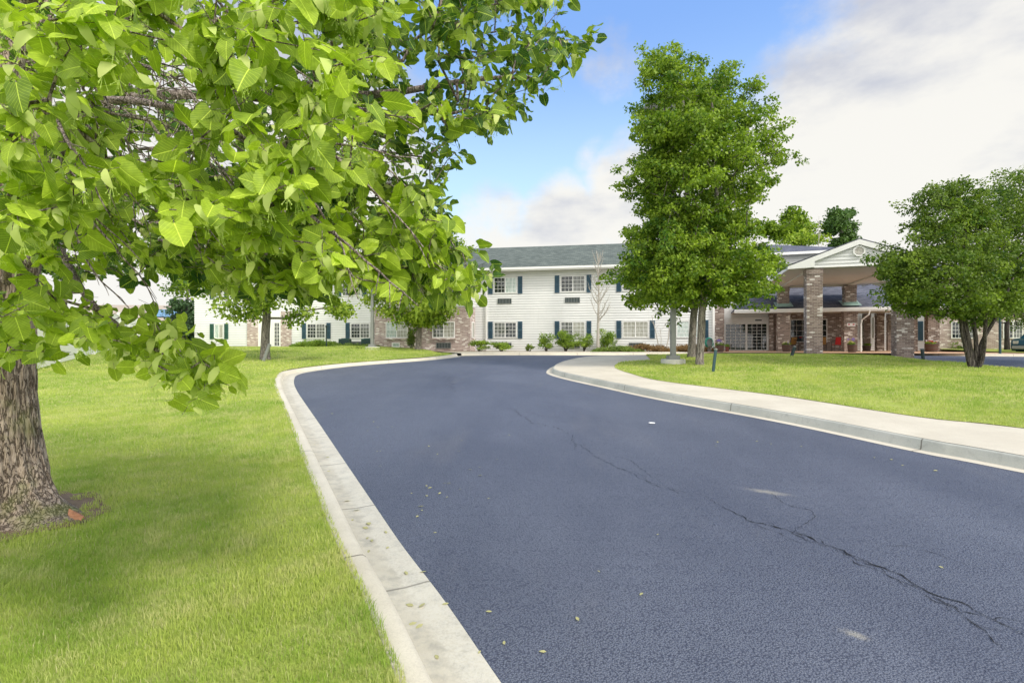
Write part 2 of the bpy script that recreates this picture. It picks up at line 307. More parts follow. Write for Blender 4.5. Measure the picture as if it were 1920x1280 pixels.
M = dict(
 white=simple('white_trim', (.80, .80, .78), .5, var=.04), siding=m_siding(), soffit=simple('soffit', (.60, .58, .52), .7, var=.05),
 shutter=simple('blue_shutter', (.035, .085, .13), .5), gshutter=simple('green_shutter', (.03, .10, .08), .5), metal=simple('grey_metal', (.25, .26, .25), .5, .3), dmetal=simple('dark_metal', (.03, .05, .055), .45, .3),
 teal=simple('teal_metal', (.04, .085, .095), .4, .3), flash=simple('flashing', (.28, .40, .36), .5), blade=m_blade(),
 lawn=m_grass_ground('lawn', (.30, .40, .06), (.44, .51, .11), (.54, .54, .20)), ground=m_grass_ground('far_ground', (.14, .22, .05), (.18, .25, .06), (.22, .25, .09)),
 asphalt=m_asphalt(), kerb=m_concrete('kerb', (.56, .51, .40), (.66, .61, .49), 3.1, .25), walk=m_concrete('walk', (.54, .49, .39), (.62, .57, .46), 3.1, .12), gutter=m_gutter(), gkerb=m_concrete('grey_kerb', (.40, .41, .36), (.50, .50, .44), 3.1, .6),
 patio=m_concrete('patio', (.55, .33, .20), (.60, .40, .27), 1.5, .15), walkp=m_concrete('walk_panel', (.54, .49, .39), (.62, .57, .46), 3.1, .2, False), base=m_concrete('base', (.5, .5, .46), (.6, .59, .53), 9, .4, False), mulch=simple('mulch', (.20, .14, .085), .95, var=.6, sc=22),
 brick=m_brick('brick', (.175, .125, .105), (.31, .24, .205), (.72, .67, .62), (.40, .36, .33)), brickp=m_brick('pale_brick', (.34, .25, .23), (.52, .42, .38), (.80, .75, .70), (.55, .50, .47)),
 shingle=m_shingle('shingle', (.065, .080, .066), (.165, .19, .16)), shingleb=m_shingle('dark_shingle', (.055, .06, .085), (.15, .155, .19)),
 dark=m_pane('dark_pane', (.012, .018, .018), (.03, .04, .04)), blind=m_pane('blind_pane', (.34, .34, .29), (.42, .42, .37)), pale=m_pane('curtain_pane', (.38, .46, .42), (.50, .58, .54)), half=m_pane('dim_pane', (.10, .11, .10), (.17, .18, .165)),
 bark=m_bark('bark_near', (.30, .225, .165), (.58, .47, .37), 1.0, True), barkm=m_bark('bark_grey', (.22, .19, .17), (.44, .40, .35), .9), barkd=m_bark('bark_dark', (.05, .045, .042), (.19, .165, .15), 1.0),
 twig=m_bark('twig_bark', (.22, .17, .15), (.55, .46, .42), 2.0), palebark=simple('pale_bark', (.42, .39, .34), .9, var=.3, sc=12),
 wood=simple('barrel_wood', (.10, .055, .04), .7, var=.5, sc=20), iron=simple('hoop', (.12, .11, .10), .5, .6), red=simple('red', (.55, .02, .02), .5), tan=simple('tan_wood', (.45, .24, .07), .5), green_hose=simple('hose', (.03, .25, .18), .4), hoop_red=simple('red_pot', (.22, .05, .035), .5),
 white_fl=simple('petals', (.8, .75, .8), .6), purple=simple('purple_petals', (.25, .18, .6), .6), yellow=simple('yellow_petals', (.7, .65, .2), .6), stucco=simple('stucco', (.65, .52, .38), .9), tile=simple('neighbour_roof', (.40, .34, .28), .8), solar=simple('solar', (.16, .28, .40), .25), fence=simple('fence_paint', (.74, .74, .68), .7, var=.08, sc=3),
 car=simple('car_paint', (.015, .065, .09), .25, .4, var=.03), tyre=simple('rubber', (.02, .02, .02), .8), chrome=simple('chrome', (.6, .6, .6), .25, .9), crack=simple('crack_tar', (.008, .009, .012), .95), dry=simple('dry_leaf', (.42, .40, .18), .7, var=.4, sc=8),
 wound=simple('bark_wound', (.36, .17, .09), .9, var=.4, sc=40), lamp_red=simple('tail_lamp', (.4, .02, .02), .2),
 L_near=m_leaf('linden_leaf', (.035, .105, .022), (.44, .58, .05), .38, True, (1.2, 1.3, .55)), L_bract=m_leaf('linden_bract', (.50, .62, .16), (.66, .72, .26), .4),
 L_mid=m_leaf('leaf_mid', (.06, .15, .012), (.46, .56, .08), .42), L_main=m_leaf('leaf_main', (.025, .095, .010), (.34, .46, .045), .36), L_dark=m_leaf('leaf_dark', (.022, .07, .010), (.23, .32, .045), .36), L_far=m_leaf('leaf_far', (.04, .09, .02), (.13, .22, .06), .3),
 L_bush=m_leaf('leaf_bush', (.07, .15, .02), (.34, .46, .06), .35), L_jun=m_leaf('leaf_juniper', (.07, .13, .03), (.26, .34, .06), .25), L_rust=m_leaf('leaf_rust', (.12, .08, .03), (.36, .22, .10), .25), L_con=m_leaf('needle', (.02, .05, .02), (.10, .17, .07), .2))
# ------------------------------------------------------------------ sheets and sweeps
def catmull(P, n=6):
    P = [Vector(p) for p in P]; out = []
    for i in range(len(P)-1):
        a, b, c, d = P[max(i-1, 0)], P[i], P[i+1], P[min(i+2, len(P)-1)]
        for k in range(n):
            t = k/n; out.append(.5*((2*b)+(c-a)*t+(2*a-5*b+4*c-d)*t*t+(3*b-a-3*c+d)*t**3))
    out.append(P[-1]); return out
def sheet(name, poly, zf, m, step=1.0, parent=None):
    bm = bmesh.new(); vs = [bm.verts.new((p[0], p[1], 0)) for p in poly]; f = bm.faces.new(vs)
    bmesh.ops.triangulate(bm, faces=[f])
    xs = [p[0] for p in poly]; ys = [p[1] for p in poly]
    def cuts(lo, hi):
        r = []; c = math.ceil(lo)
        while c < hi: r.append(c); c += step if -12 < c < 34 else 8
        return r
    for c in cuts(min(xs), max(xs)): bmesh.ops.bisect_plane(bm, geom=bm.verts[:]+bm.edges[:]+bm.faces[:], plane_co=(c+.013, 0, 0), plane_no=(1, 0, 0))
    for c in cuts(min(ys), max(ys)): bmesh.ops.bisect_plane(bm, geom=bm.verts[:]+bm.edges[:]+bm.faces[:], plane_co=(0, c+.017, 0), plane_no=(0, 1, 0))
    l = bm.loops.layers.uv.new('UVMap')
    for v in bm.verts: v.co.z = zf(v.co.x, v.co.y)
    bm.normal_update()
    for f in bm.faces:
        if f.normal.z < 0: f.normal_flip()
        f.smooth = True
        for lp in f.loops: lp[l].uv = (lp.vert.co.x, lp.vert.co.y)
    me = bpy.data.meshes.new(name); bm.to_mesh(me); bm.free(); me.materials.append(m)
    o = bpy.data.objects.new(name, me); COL.objects.link(o); o.parent = parent; return o
def offset(path, d):
    out = []
    for i, p in enumerate(path):
        t = (path[min(i+1, len(path)-1)]-path[max(i-1, 0)]); t.z = 0; t.normalize(); out.append(Vector((p.x-t.y*d, p.y+t.x*d, p.z)))
    return out
def sweep(name, path, pr, m, zf=None, parent=None):      # pr: list of (offset to the left of travel, dz)
    zf = zf or (lambda x, y: prof(y)); cols = [offset(path, o) for o, _ in pr]; n = len(pr); V = []; UV = []; F = []; s = 0
    for i in range(len(path)):
        if i: s += (path[i]-path[i-1]).length
        acc = 0
        for k in range(n):
            p = cols[k][i]; V.append((p.x, p.y, zf(path[i].x, path[i].y)+pr[k][1])); UV.append((s, pr[k][0] if pr[k][0] >= 0 else -pr[k][0]))
    for i in range(len(path)-1):
        for k in range(n-1): F += [i*n+k, (i+1)*n+k, (i+1)*n+k+1, i*n+k+1]
    o = rawmesh(name, V, F, 4, m, parent, uv=UV); return tag(o, kind='structure') if parent is None else o
def S(o): return tag(o, kind='structure')
LE = [Vector((3.6, -4.6, 0)), Vector((1.22, 0, 0))]+[G(*p) for p in [(919,1280),(850,1148),(750,1031),(720,978),(645,870),(600,799),(562,745),(547,720),(552,706),(575,698),(640,689),(700,683.5),(800,676),(850,670.5),(868,667)]]
for p in LE: p.z = 0
def smooth(P, k, it):
    P = [p.copy() for p in P]
    for _ in range(it):
        Q = [p.copy() for p in P]
        for i in range(1, min(k, len(P)-1)): Q[i] = (P[i-1]+P[i]*2+P[i+1])/4
        P = Q
    return P
LP = smooth(catmull(LE, 6), 60, 25)
RE = [Vector((13.5, -10, 0)), Vector((8.0, 1, 0))]+[G(*p) for p in [(1920,886),(1719,847),(1460,791.5),(1230,748.5),(1129,726.5),(1060,711),(1030,702),(1026,696),(1036,688),(1060,680),(1100,673.5),(1180,671),(1350,670),(1500,671),(1650,672.5)]]+[G(px, py, .19) for px, py in [(1750,674.5),(1830,679),(1920,688)]]+[Vector((21.5, 13.0, 0)), Vector((28, 6, 0))]
for p in RE: p.z = 0
RP = catmull(RE, 6)
FK = [G(*p) for p in [(868,667),(960,666),(1150,666),(1350,665),(1500,664),(1650,664)]]+[Vector((22, 26.6, 0)), Vector((30, 23.5, 0)), Vector((45, 17, 0))]
for p in FK: p.z = 0
FKP = catmull(FK, 5)
def pxy(L): return [(p.x, p.y) for p in L]
S(sheet('ground', [(-300,-60),(300,-60),(300,500),(-300,500)], lambda x, y: prof(y)-.10, M['ground'], 8))
road = S(sheet('road', pxy(LP)+pxy(FKP)[1:]+[(45,-12),(8,-12)], lambda x, y: prof(y), M['asphalt'], 1.0))
# kerbs (left: rolled kerb with wide gutter, offset to the left of travel)
sweep('left_gutter', LP, [(-.02, .004), (.0, .006), (.14, .000), (.27, .006)], M['gutter'])
sweep('left_kerb', LP, [(.27, .006), (.285, .02), (.305, .085), (.325, .102), (.345, .106), (.445, .106), (.455, .09), (.455, -.1)], M['kerb'])
sweep('island_gutter', RP, [(.02, .003), (0, .006), (-.16, .008)], M['walk'])
sweep('island_kerb', RP, [(-.16, .008), (-.175, .03), (-.19, .125), (-.205, .142), (-.235, .146)], M['gkerb'])  # greyer concrete with heavier mottling than the other kerbs
inner_px = [(1920,803),(1719,781),(1460,741.6),(1240,714),(1182,700),(1154,690),(1156,683),(1170,678.5),(1220,675)]
INR = [Vector((9.6, 4, 0))]+[G(px, py, .146) for px, py in inner_px]
for p in INR: p.z = 0
INR = catmull(INR, 5)
isle_top = offset(RP, -.235)
S(sheet('island_walk', pxy(isle_top), lambda x, y: prof(y)+.146, M['walkp'], 1.0))
far_edge = [p for p in offset(RP, -.42) if p.y > 14 and p.x > INR[-1].x+.3]
def ilz(x, y): return prof(y)+.150+.10*sm(0, 3, min(24.5-y, y-(7.2 if x > 7 else 9)))*sm(5, 9, x)*sm(18, 12, x)
isle_lawn = pxy(INR)+pxy([p for p in far_edge])+[(36, 4)]
ilawn = S(sheet('island_lawn', isle_lawn, lambda x, y: ilz(x, y)+.004, M['lawn'], 1.0))
left_out = offset(LP, .45)
bw = lambda X: 33.9-.184*X
lawn_poly = pxy(left_out)[:-1]+[(-5.2, 31.4), (-6.6, 34.9), (-28, 39.2), (-60, 60), (-60, -8), (2.6, -8)]
S(sheet('lawn', lawn_poly, lawnz, M['lawn'], 1.0))
# far kerb, walkway, planting bed and patio
fko = lambda d: offset(FKP, d)
sweep('far_kerb', FKP, [(-.02, .004), (.25, .008), (.28, .11), (.31, .13), (.45, .13)], M['kerb'])
ent = min(range(len(FKP)), key=lambda i: abs(FKP[i].x-10.4))
S(sheet('front_walkway', pxy(fko(.45)[:ent+1])+pxy(fko(4.6)[:ent+1])[::-1], lambda x, y: prof(y)+.13, M['walkp'], 2))
S(sheet('planting_bed', pxy(fko(4.6)[:ent+1])+[(12.4, 31.9), (-6, 35.3), (-5.4, 31)], lambda x, y: prof(y)+.135, M['mulch'], 2))
S(sheet('entrance_patio', pxy(fko(.45)[ent:-1])[:22]+[(36, 40), (12, 44), (11.0, 31)], lambda x, y: prof(y)+.128, M['patio'], 4))
# cracks in the asphalt
def crack(px, w=.012, seg=6, jit=.03):
    P = [G(*p) for p in px]; pts = []
    for i in range(len(P)-1):
        n = max(2, int((P[i+1]-P[i]).length/.035))
        for k in range(n): pts.append(P[i].lerp(P[i+1], k/n))
    V = []; F = []; off = 0
    for i, p in enumerate(pts):
        d = (pts[min(i+1, len(pts)-1)]-pts[max(i-1, 0)]); nrm = Vector((-d.y, d.x, 0)).normalized()
        off = off*.86+random.uniform(-jit, jit)*.7; c = p+nrm*(off+random.uniform(-.006, .006)); ww = w*.85*random.uniform(.05, 1.0)*random.choice((.5, 1, 1, 1.3))*(0.3+.7*math.sin(math.pi*min(1, (i+1)/len(pts))))
        V += [(c.x-nrm.x*ww/2, c.y-nrm.y*ww/2, prof(c.y)+.005), (c.x+nrm.x*ww/2, c.y+nrm.y*ww/2, prof(c.y)+.005)]
        if i: F += [2*i-2, 2*i, 2*i+1, 2*i-1]
    rawmesh('crack', V, F, 4, M['crack'], road)
crack([(1323,930),(1400,975),(1450,985),(1510,1005),(1560,1025),(1620,1055),(1700,1085),(1740,1110),(1800,1130),(1900,1185),(1990,1240)], .022, jit=.028)
crack([(1560,1025),(1600,1055),(1660,1078),(1720,1108),(1745,1112)], .012, jit=.02)
crack([(1740,1110),(1770,1140),(1820,1168),(1870,1205),(1930,1240)], .012, jit=.02)
crack([(1400,975),(1440,992),(1500,1018),(1530,1022)], .009, jit=.02)
crack([(1505,985),(1490,1000),(1530,1020),(1560,1030)], .010, jit=.02)
crack([(1180,880),(1215,905),(1260,915),(1320,945)], .008, jit=.03)
crack([(1075,820),(1085,840),(1060,850)], .010, jit=.04)
crack([(1440,978),(1520,1010),(1590,1040),(1660,1070),(1760,1120),(1850,1165),(1940,1180)], .010, jit=.04)
crack([(1440,922),(1470,945),(1520,958),(1525,970),(1505,985),(1510,1000)], .012, jit=.02)
crack([(1075,820),(1110,850),(1150,875),(1175,885),(1230,910),(1325,932)], .012, jit=.04)
crack([(1120,850),(1180,862),(1240,905)], .008, jit=.03)
crack([(1740,1110),(1800,1145),(1860,1160),(1960,1160)], .012, jit=.04)
crack([(1600,1012),(1700,1024),(1760,1040),(1850,1075)], .006, jit=.03)
crack([(1075,822),(1040,800),(1000,790),(960,770),(930,760)], .014, jit=.06)
crack([(950,765),(1030,782),(1120,790),(1230,800)], .010, jit=.05)
crack([(820,707),(850,712),(838,722),(850,735)], .03, jit=.12)
crack([(780,712),(840,706),(870,712)], .02, jit=.10)
# ------------------------------------------------------------------ grass blades (stuff)
def inpoly(P, x, y):
    ins = np.zeros(len(x), bool); n = len(P)
    for i in range(n):
        x1, y1 = P[i]; x2, y2 = P[(i+1) % n]
        if y1 == y2: continue
        c = ((y1 > y) != (y2 > y)) & (x < (x2-x1)*(y-y1)/(y2-y1)+x1); ins ^= c
    return ins
def blades(name, poly, bands, zf):
    Vs = []; T = []
    for (y0, y1, dens, h, w) in bands:
        xr = (-1.04*y1-.2, 1.04*y1+.5); xs = [p[0] for p in poly]
        xa, xb = max(xr[0], min(xs)), min(xr[1], max(xs)); n = int((xb-xa)*(y1-y0)*dens)
        x = RNG.uniform(xa, xb, n); y = RNG.uniform(y0, y1, n); k = inpoly(poly, x, y) & (np.abs(x) < 1.04*y+.6) & (np.hypot(x+4.15, (y-4.2)*1.1) > .54+.09*np.sin(x*23)+.08*np.sin(y*31)); x, y = x[k], y[k]; n = len(x)
        cl = np.array([mnoise.noise(Vector((a*2.3, b*2.3, 0))) for a, b in zip(x[::1], y[::1])])
        hh = h*RNG.uniform(.5, 1.15, n)*(1+.35*cl); a = RNG.uniform(0, 2*np.pi, n); ww = w*RNG.uniform(.6, 1.2, n)
        la = RNG.uniform(0, 2*np.pi, n); ln = hh*RNG.uniform(.1, .75, n)
        z = np.array([zf(p, q) for p, q in zip(x, y)])
        bx, by = np.cos(a)*ww/2, np.sin(a)*ww/2; mx, my = x+np.cos(la)*ln*.35, y+np.sin(la)*ln*.35
        v = np.stack([np.stack([x-bx, y-by, z-.005], 1), np.stack([x+bx, y+by, z-.005], 1), np.stack([mx+bx*.8, my+by*.8, z+hh*.6], 1), np.stack([mx-bx*.8, my-by*.8, z+hh*.6], 1),
                      np.stack([x+np.cos(la)*ln, y+np.sin(la)*ln, z+hh], 1)], 1)
        Vs.append(v.reshape(-1, 3)); T.append(np.repeat(RNG.uniform(0, 1, n), 5))
    V = np.concatenate(Vs); nb = len(V)//5; b = np.arange(nb)[:, None]*5
    F = (b+np.array([[0, 1, 2, 0, 2, 3, 3, 2, 4]])).ravel()
    o = rawmesh(name, V, F, 3, M['blade'], None, tint=np.concatenate(T)); return o
lp2 = pxy(offset(LP, .415))[:-1]+lawn_poly[len(LP)-1:]
tag(blades('lawn_grass', lp2, [(1.7, 3.6, 11000, .040, .0036), (3.6, 6, 6000, .042, .0045), (6, 9.5, 2200, .045, .007), (9.5, 16, 750, .05, .012), (16, 31, 180, .055, .022)], lawnz), 'mown yellow green lawn grass left of the drive', 'grass', kind='stuff')
tag(blades('island_grass', isle_lawn, [(4, 9, 1700, .055, .008), (9, 14, 800, .055, .012), (14, 24.5, 320, .06, .02)], ilz), 'mown grass on the kerbed island right of the drive', 'grass', kind='stuff')
S(sheet('bare_soil', [(-4.15+math.cos(R(a))*(.62+.06*math.sin(a*.13)+.12*max(0, math.cos(R(a)))), 4.2+math.sin(R(a))*(.58+.06*math.sin(a*.21))) for a in range(0, 360, 10)], lambda x, y: lawnz(x, y)+.008, M['mulch'], .5))
# ------------------------------------------------------------------ trees
def cloudleaf(cent, spread, per, size, out_c=None, up=.5, squash=.7):
    """small folded leaves around each cluster centre -> verts, faces(flat,3), tint"""
    n = len(cent)*per; C = np.repeat(cent, per, 0); g = RNG.normal(0, 1, (n, 3)); g /= np.linalg.norm(g, axis=1)[:, None]; rr = RNG.uniform(.15, 1, n)**.6
    P = C+g*(rr*spread)[:, None]*np.array([1, 1, squash])
    N = RNG.normal(0, 1, (n, 3))*.7+g*.5+np.array([.15, -.15, up]); N /= np.linalg.norm(N, axis=1)[:, None]
    D = np.cross(N, RNG.normal(0, 1, (n, 3))); D[:, 2] -= .3; D /= np.linalg.norm(D, axis=1)[:, None]; Sd = np.cross(N, D); Sd /= np.linalg.norm(Sd, axis=1)[:, None]
    s = size*RNG.uniform(.6, 1.3, n)[:, None]
    v = np.stack([P, P+D*s*.5+Sd*s*.36+N*s*.1, P+D*s, P+D*s*.5-Sd*s*.36+N*s*.1], 1).reshape(-1, 3)
    b = np.arange(n)[:, None]*4; F = (b+np.array([[0, 1, 2, 0, 2, 3]])).ravel()
    ct = np.repeat(RNG.uniform(0, 1, len(cent)), per); T = np.clip(.55*ct+.5*RNG.uniform(0, 1, n)**1.3, 0, 1)
    return v, F, np.repeat(T, 4)
def grow(seed_pts, seed_par, att, bias=.35, sag=.0, step=.5):
    """greedy branching graph: every attractor joins the nearest existing node (path-length biased)"""
    P = [Vector(p) for p in seed_pts]; par = list(seed_par); L = [0.0]*len(P)
    for i in range(len(P)):
        if par[i] >= 0: L[i] = L[par[i]]+(P[i]-P[par[i]]).length
    arr = np.zeros((len(P)+len(att)*12, 3)); la = np.zeros(len(arr)); n = len(P)
    arr[:n] = [tuple(p) for p in P]; la[:n] = L
    root = arr[min(n-1, 2)]; order = np.argsort(np.linalg.norm(att-root, axis=1)); tips = []
    for i in order:
        a = att[i]; d = np.linalg.norm(arr[:n]-a, axis=1); dz = np.maximum(0, arr[:n, 2]-a[2]); k = int(np.argmin(d+bias*la[:n]*.3+dz*.25)); p0 = Vector(arr[k]); p1 = Vector(a)
        m = max(1, min(10, int((p1-p0).length/step))); prev = k
        for q in range(1, m+1):
            t = q/m; p = p0.lerp(p1, t)
            if q < m: p += Vector((random.uniform(-1, 1), random.uniform(-1, 1), random.uniform(-1, 1)))*.12*step+Vector((0, 0, sag*math.sin(math.pi*t)*(p1-p0).length))
            arr[n] = p; la[n] = la[prev]+(Vector(arr[prev])-p).length; par.append(prev); prev = n; n += 1
        tips.append(prev)
    return arr[:n], par, tips
def branch_mesh(arr, par, tips, r_tip, expo, rmax, seed_r, nside=lambda r: 5, rmin_draw=0.0):
    n = len(arr); cnt = np.zeros(n)
    for t in tips: cnt[t] += 1
    for i in range(n-1, -1, -1):
        if par[i] >= 0 and cnt[i] == 0: cnt[i] = .3
    for i in range(n-1, -1, -1):
        if par[i] >= 0: cnt[par[i]] += cnt[i]
    r = np.minimum(r_tip*np.maximum(cnt, .5)**expo, rmax)
    for i, s in enumerate(seed_r): r[i] = s
    for i in range(len(seed_r), n): r[i] = min(r[i], r[par[i]]*.96)
    mb = MB()
    for i in range(1, len(seed_r)):
        if par[i] >= 0: mb.tube([arr[par[i]], arr[i]], [seed_r[par[i]]*.6, seed_r[i]*.6], 6, cap=False)
    for i in range(len(seed_r), n):
        p = par[i]
        if r[i] < rmin_draw: continue
        mb.tube([arr[p], arr[i]], [min(r[p], r[i]*1.25), r[i]], nside(r[i]), cap=False)
    return mb, r
def edge_dist(poly, x, y):
    d = np.full(len(x), 1e9); n = len(poly)
    for i in range(n):
        x1, y1 = poly[i]; x2, y2 = poly[(i+1) % n]; dx, dy = x2-x1, y2-y1; t = np.clip(((x-x1)*dx+(y-y1)*dy)/(dx*dx+dy*dy+1e-9), 0, 1)
        d = np.minimum(d, np.hypot(x-(x1+t*dx), y-(y1+t*dy)))
    return d
def crown_points(poly, Y, n, thick=1.0, cap=2.6, holes=(), k=7, sp=.42):
    c = crown_centres(poly, Y, n//k, thick, cap, holes); out = []
    for p in c:
        a = RNG.uniform(0, 6.28); ax = np.array([math.cos(a), math.sin(a), RNG.uniform(-.1, .5)])
        for _ in range(k): out.append(p+ax*RNG.normal(0, sp)+RNG.normal(0, 1, 3)*sp*np.array([.55, .55, .34]))
    return np.array(out)
def crown_centres(poly, Y, n, thick=1.0, cap=2.6, holes=()):
    """points filling a crown volume: measured outline at distance Y given a rounded depth"""
    xs = [p[0] for p in poly]; ys = [p[1] for p in poly]; out = []
    while len(out) < n:
        x = RNG.uniform(min(xs), max(xs), n*2); y = RNG.uniform(min(ys), max(ys), n*2); k = inpoly(poly, x, y); x, y = x[k], y[k]
        for h in holes: k = np.hypot((x-h[0])/h[2], (y-h[1])/h[3]) > 1; x, y = x[k], y[k]
        e = edge_dist(poly, x, y)*Y/FPX; t = np.minimum(thick*np.sqrt(np.maximum(e, .02)*2.2), cap); dd = Y+np.sign(RNG.uniform(-1, 1, len(x)))*RNG.uniform(0, 1, len(x))**.6*t
        for a, b, c in zip(x, y, dd):
            v = W(a, b, c)
            out.append((v.x, v.y, v.z))
    return np.array(out[:n])
def trunk_surface(pts, radii, n=14, rough=.06, flare=.5, seed=0, sub=5, lobes=4):
    P = catmull(pts, sub); m = len(P); Rr = np.interp(np.linspace(0, len(radii)-1, m), range(len(radii)), radii); mb = MB()
    for i, p in enumerate(P):
        h = p.z-P[0].z
        for k in range(n):
            a = 2*math.pi*k/n; f = 1+rough*mnoise.noise(Vector((math.cos(a)*2.2, math.sin(a)*2.2, h*.9+seed)))*2
            f += flare*math.exp(-max(h, 0)/(radii[0]*1.1))*(.55+.45*math.sin(a*lobes+seed))
            mb.v.append((p.x+math.cos(a)*Rr[i]*f, p.y+math.sin(a)*Rr[i]*f, p.z))
    for i in range(m-1):
        for k in range(n): mb.f.append((i*n+k, i*n+(k+1) % n, (i+1)*n+(k+1) % n, (i+1)*n+k))
    return mb
def tree(name, label, cat, base, trunk_pts, radii, pts, leaf, size=.13, per=60, spread=.36, bark='barkm', rtip=.008, group=None, step=.7, extra=None, bias=.35, squash=.7, up=.5, flare=.5):
    root = empty(name, base, label=label, cat=cat, group=group); inv = -Vector(base)
    tr = trunk_surface(trunk_pts, radii, flare=flare, seed=base[0]); seeds = catmull(trunk_pts, 3); sr = list(np.interp(np.linspace(0, len(radii)-1, len(seeds)), range(len(radii)), radii))
    seeds = [Vector(s) for s in seeds]; par = [i-1 for i in range(len(seeds))]; k0 = len(seeds)//3
    keep = list(range(k0, len(seeds)))
    arr, pa, tips = grow([seeds[i] for i in keep], [i-1 for i in range(len(keep))], pts, bias, step=step)
    mb, r = branch_mesh(arr, pa, tips, rtip, .46, sr[-1]*1.6, [sr[i] for i in keep], nside=lambda r: 6 if r > .04 else 4)
    for q in (tr, mb): q.v = [(x+inv.x, y+inv.y, z+inv.z) for x, y, z in q.v]
    for tp, rd in (extra or []):
        e = trunk_surface(tp, rd, n=10, flare=.3, seed=rd[0]); e.v = [(x+inv.x, y+inv.y, z+inv.z) for x, y, z in e.v]; tr.add(e.v, e.f)
    tr.build('trunk', M[bark], root, smooth=True); mb.build('branches', M[bark], root, smooth=True)
    V, F, T = cloudleaf(pts, spread, per, size, up=up, squash=squash); V = V+np.array(tuple(inv))
    rawmesh('crown', V, F, 3, M[leaf], root, tint=T); return root
# near linden with large modelled leaves
def leaf_template(rows=13):
    V = []; UV = []; cs = (-1, -.55, 0, .55, 1)
    for i in range(rows):
        t = i/(rows-1); w = .80*((1-t)**.62)*((t+.05)**.34)*(1-.5*t**5)
        for c in cs:
            ww = w*(1+(.025 if i % 2 else -.02)*(abs(c) == 1)); x = c*ww; y = t-.17*abs(c)**1.5*(1-t)**3+.02*abs(c)
            V.append((x, y, .0)); UV.append((x, y))
    F = []
    for i in range(rows-1):
        for k in range(4): F += [i*5+k, (i+1)*5+k, (i+1)*5+k+1, i*5+k+1]
    return np.array(V), np.array(UV), np.array(F)
LT, LUV, LF = leaf_template()
def big_leaves(P, D, N, size, tint):
    n = len(P); D = D/np.linalg.norm(D, axis=1)[:, None]; S_ = np.cross(D, N); S_ /= np.linalg.norm(S_, axis=1)[:, None]; N = np.cross(S_, D)
    fold = RNG.normal(.14, .20, n); droop = RNG.uniform(-.2, .5, n); tw = RNG.uniform(-.35, .35, n); x, y = LT[:, 0], LT[:, 1]
    wav = RNG.uniform(0, 6, n)
    z = fold[:, None]*np.abs(x)[None]-droop[:, None]*(y**2)[None]*.6+tw[:, None]*(x*y)[None]+.035*np.sin(y[None]*9+wav[:, None])*np.abs(x)[None]*3
    V = P[:, None]+size[:, None, None]*(x[None, :, None]*S_[:, None]*RNG.uniform(.85, 1.1, n)[:, None, None]+y[None, :, None]*D[:, None]+z[..., None]*N[:, None])
    F = (np.arange(n)[:, None]*len(LT)+LF[None]).ravel(); return V.reshape(-1, 3), F, np.tile(LUV, (n, 1)), np.repeat(tint, len(LT))
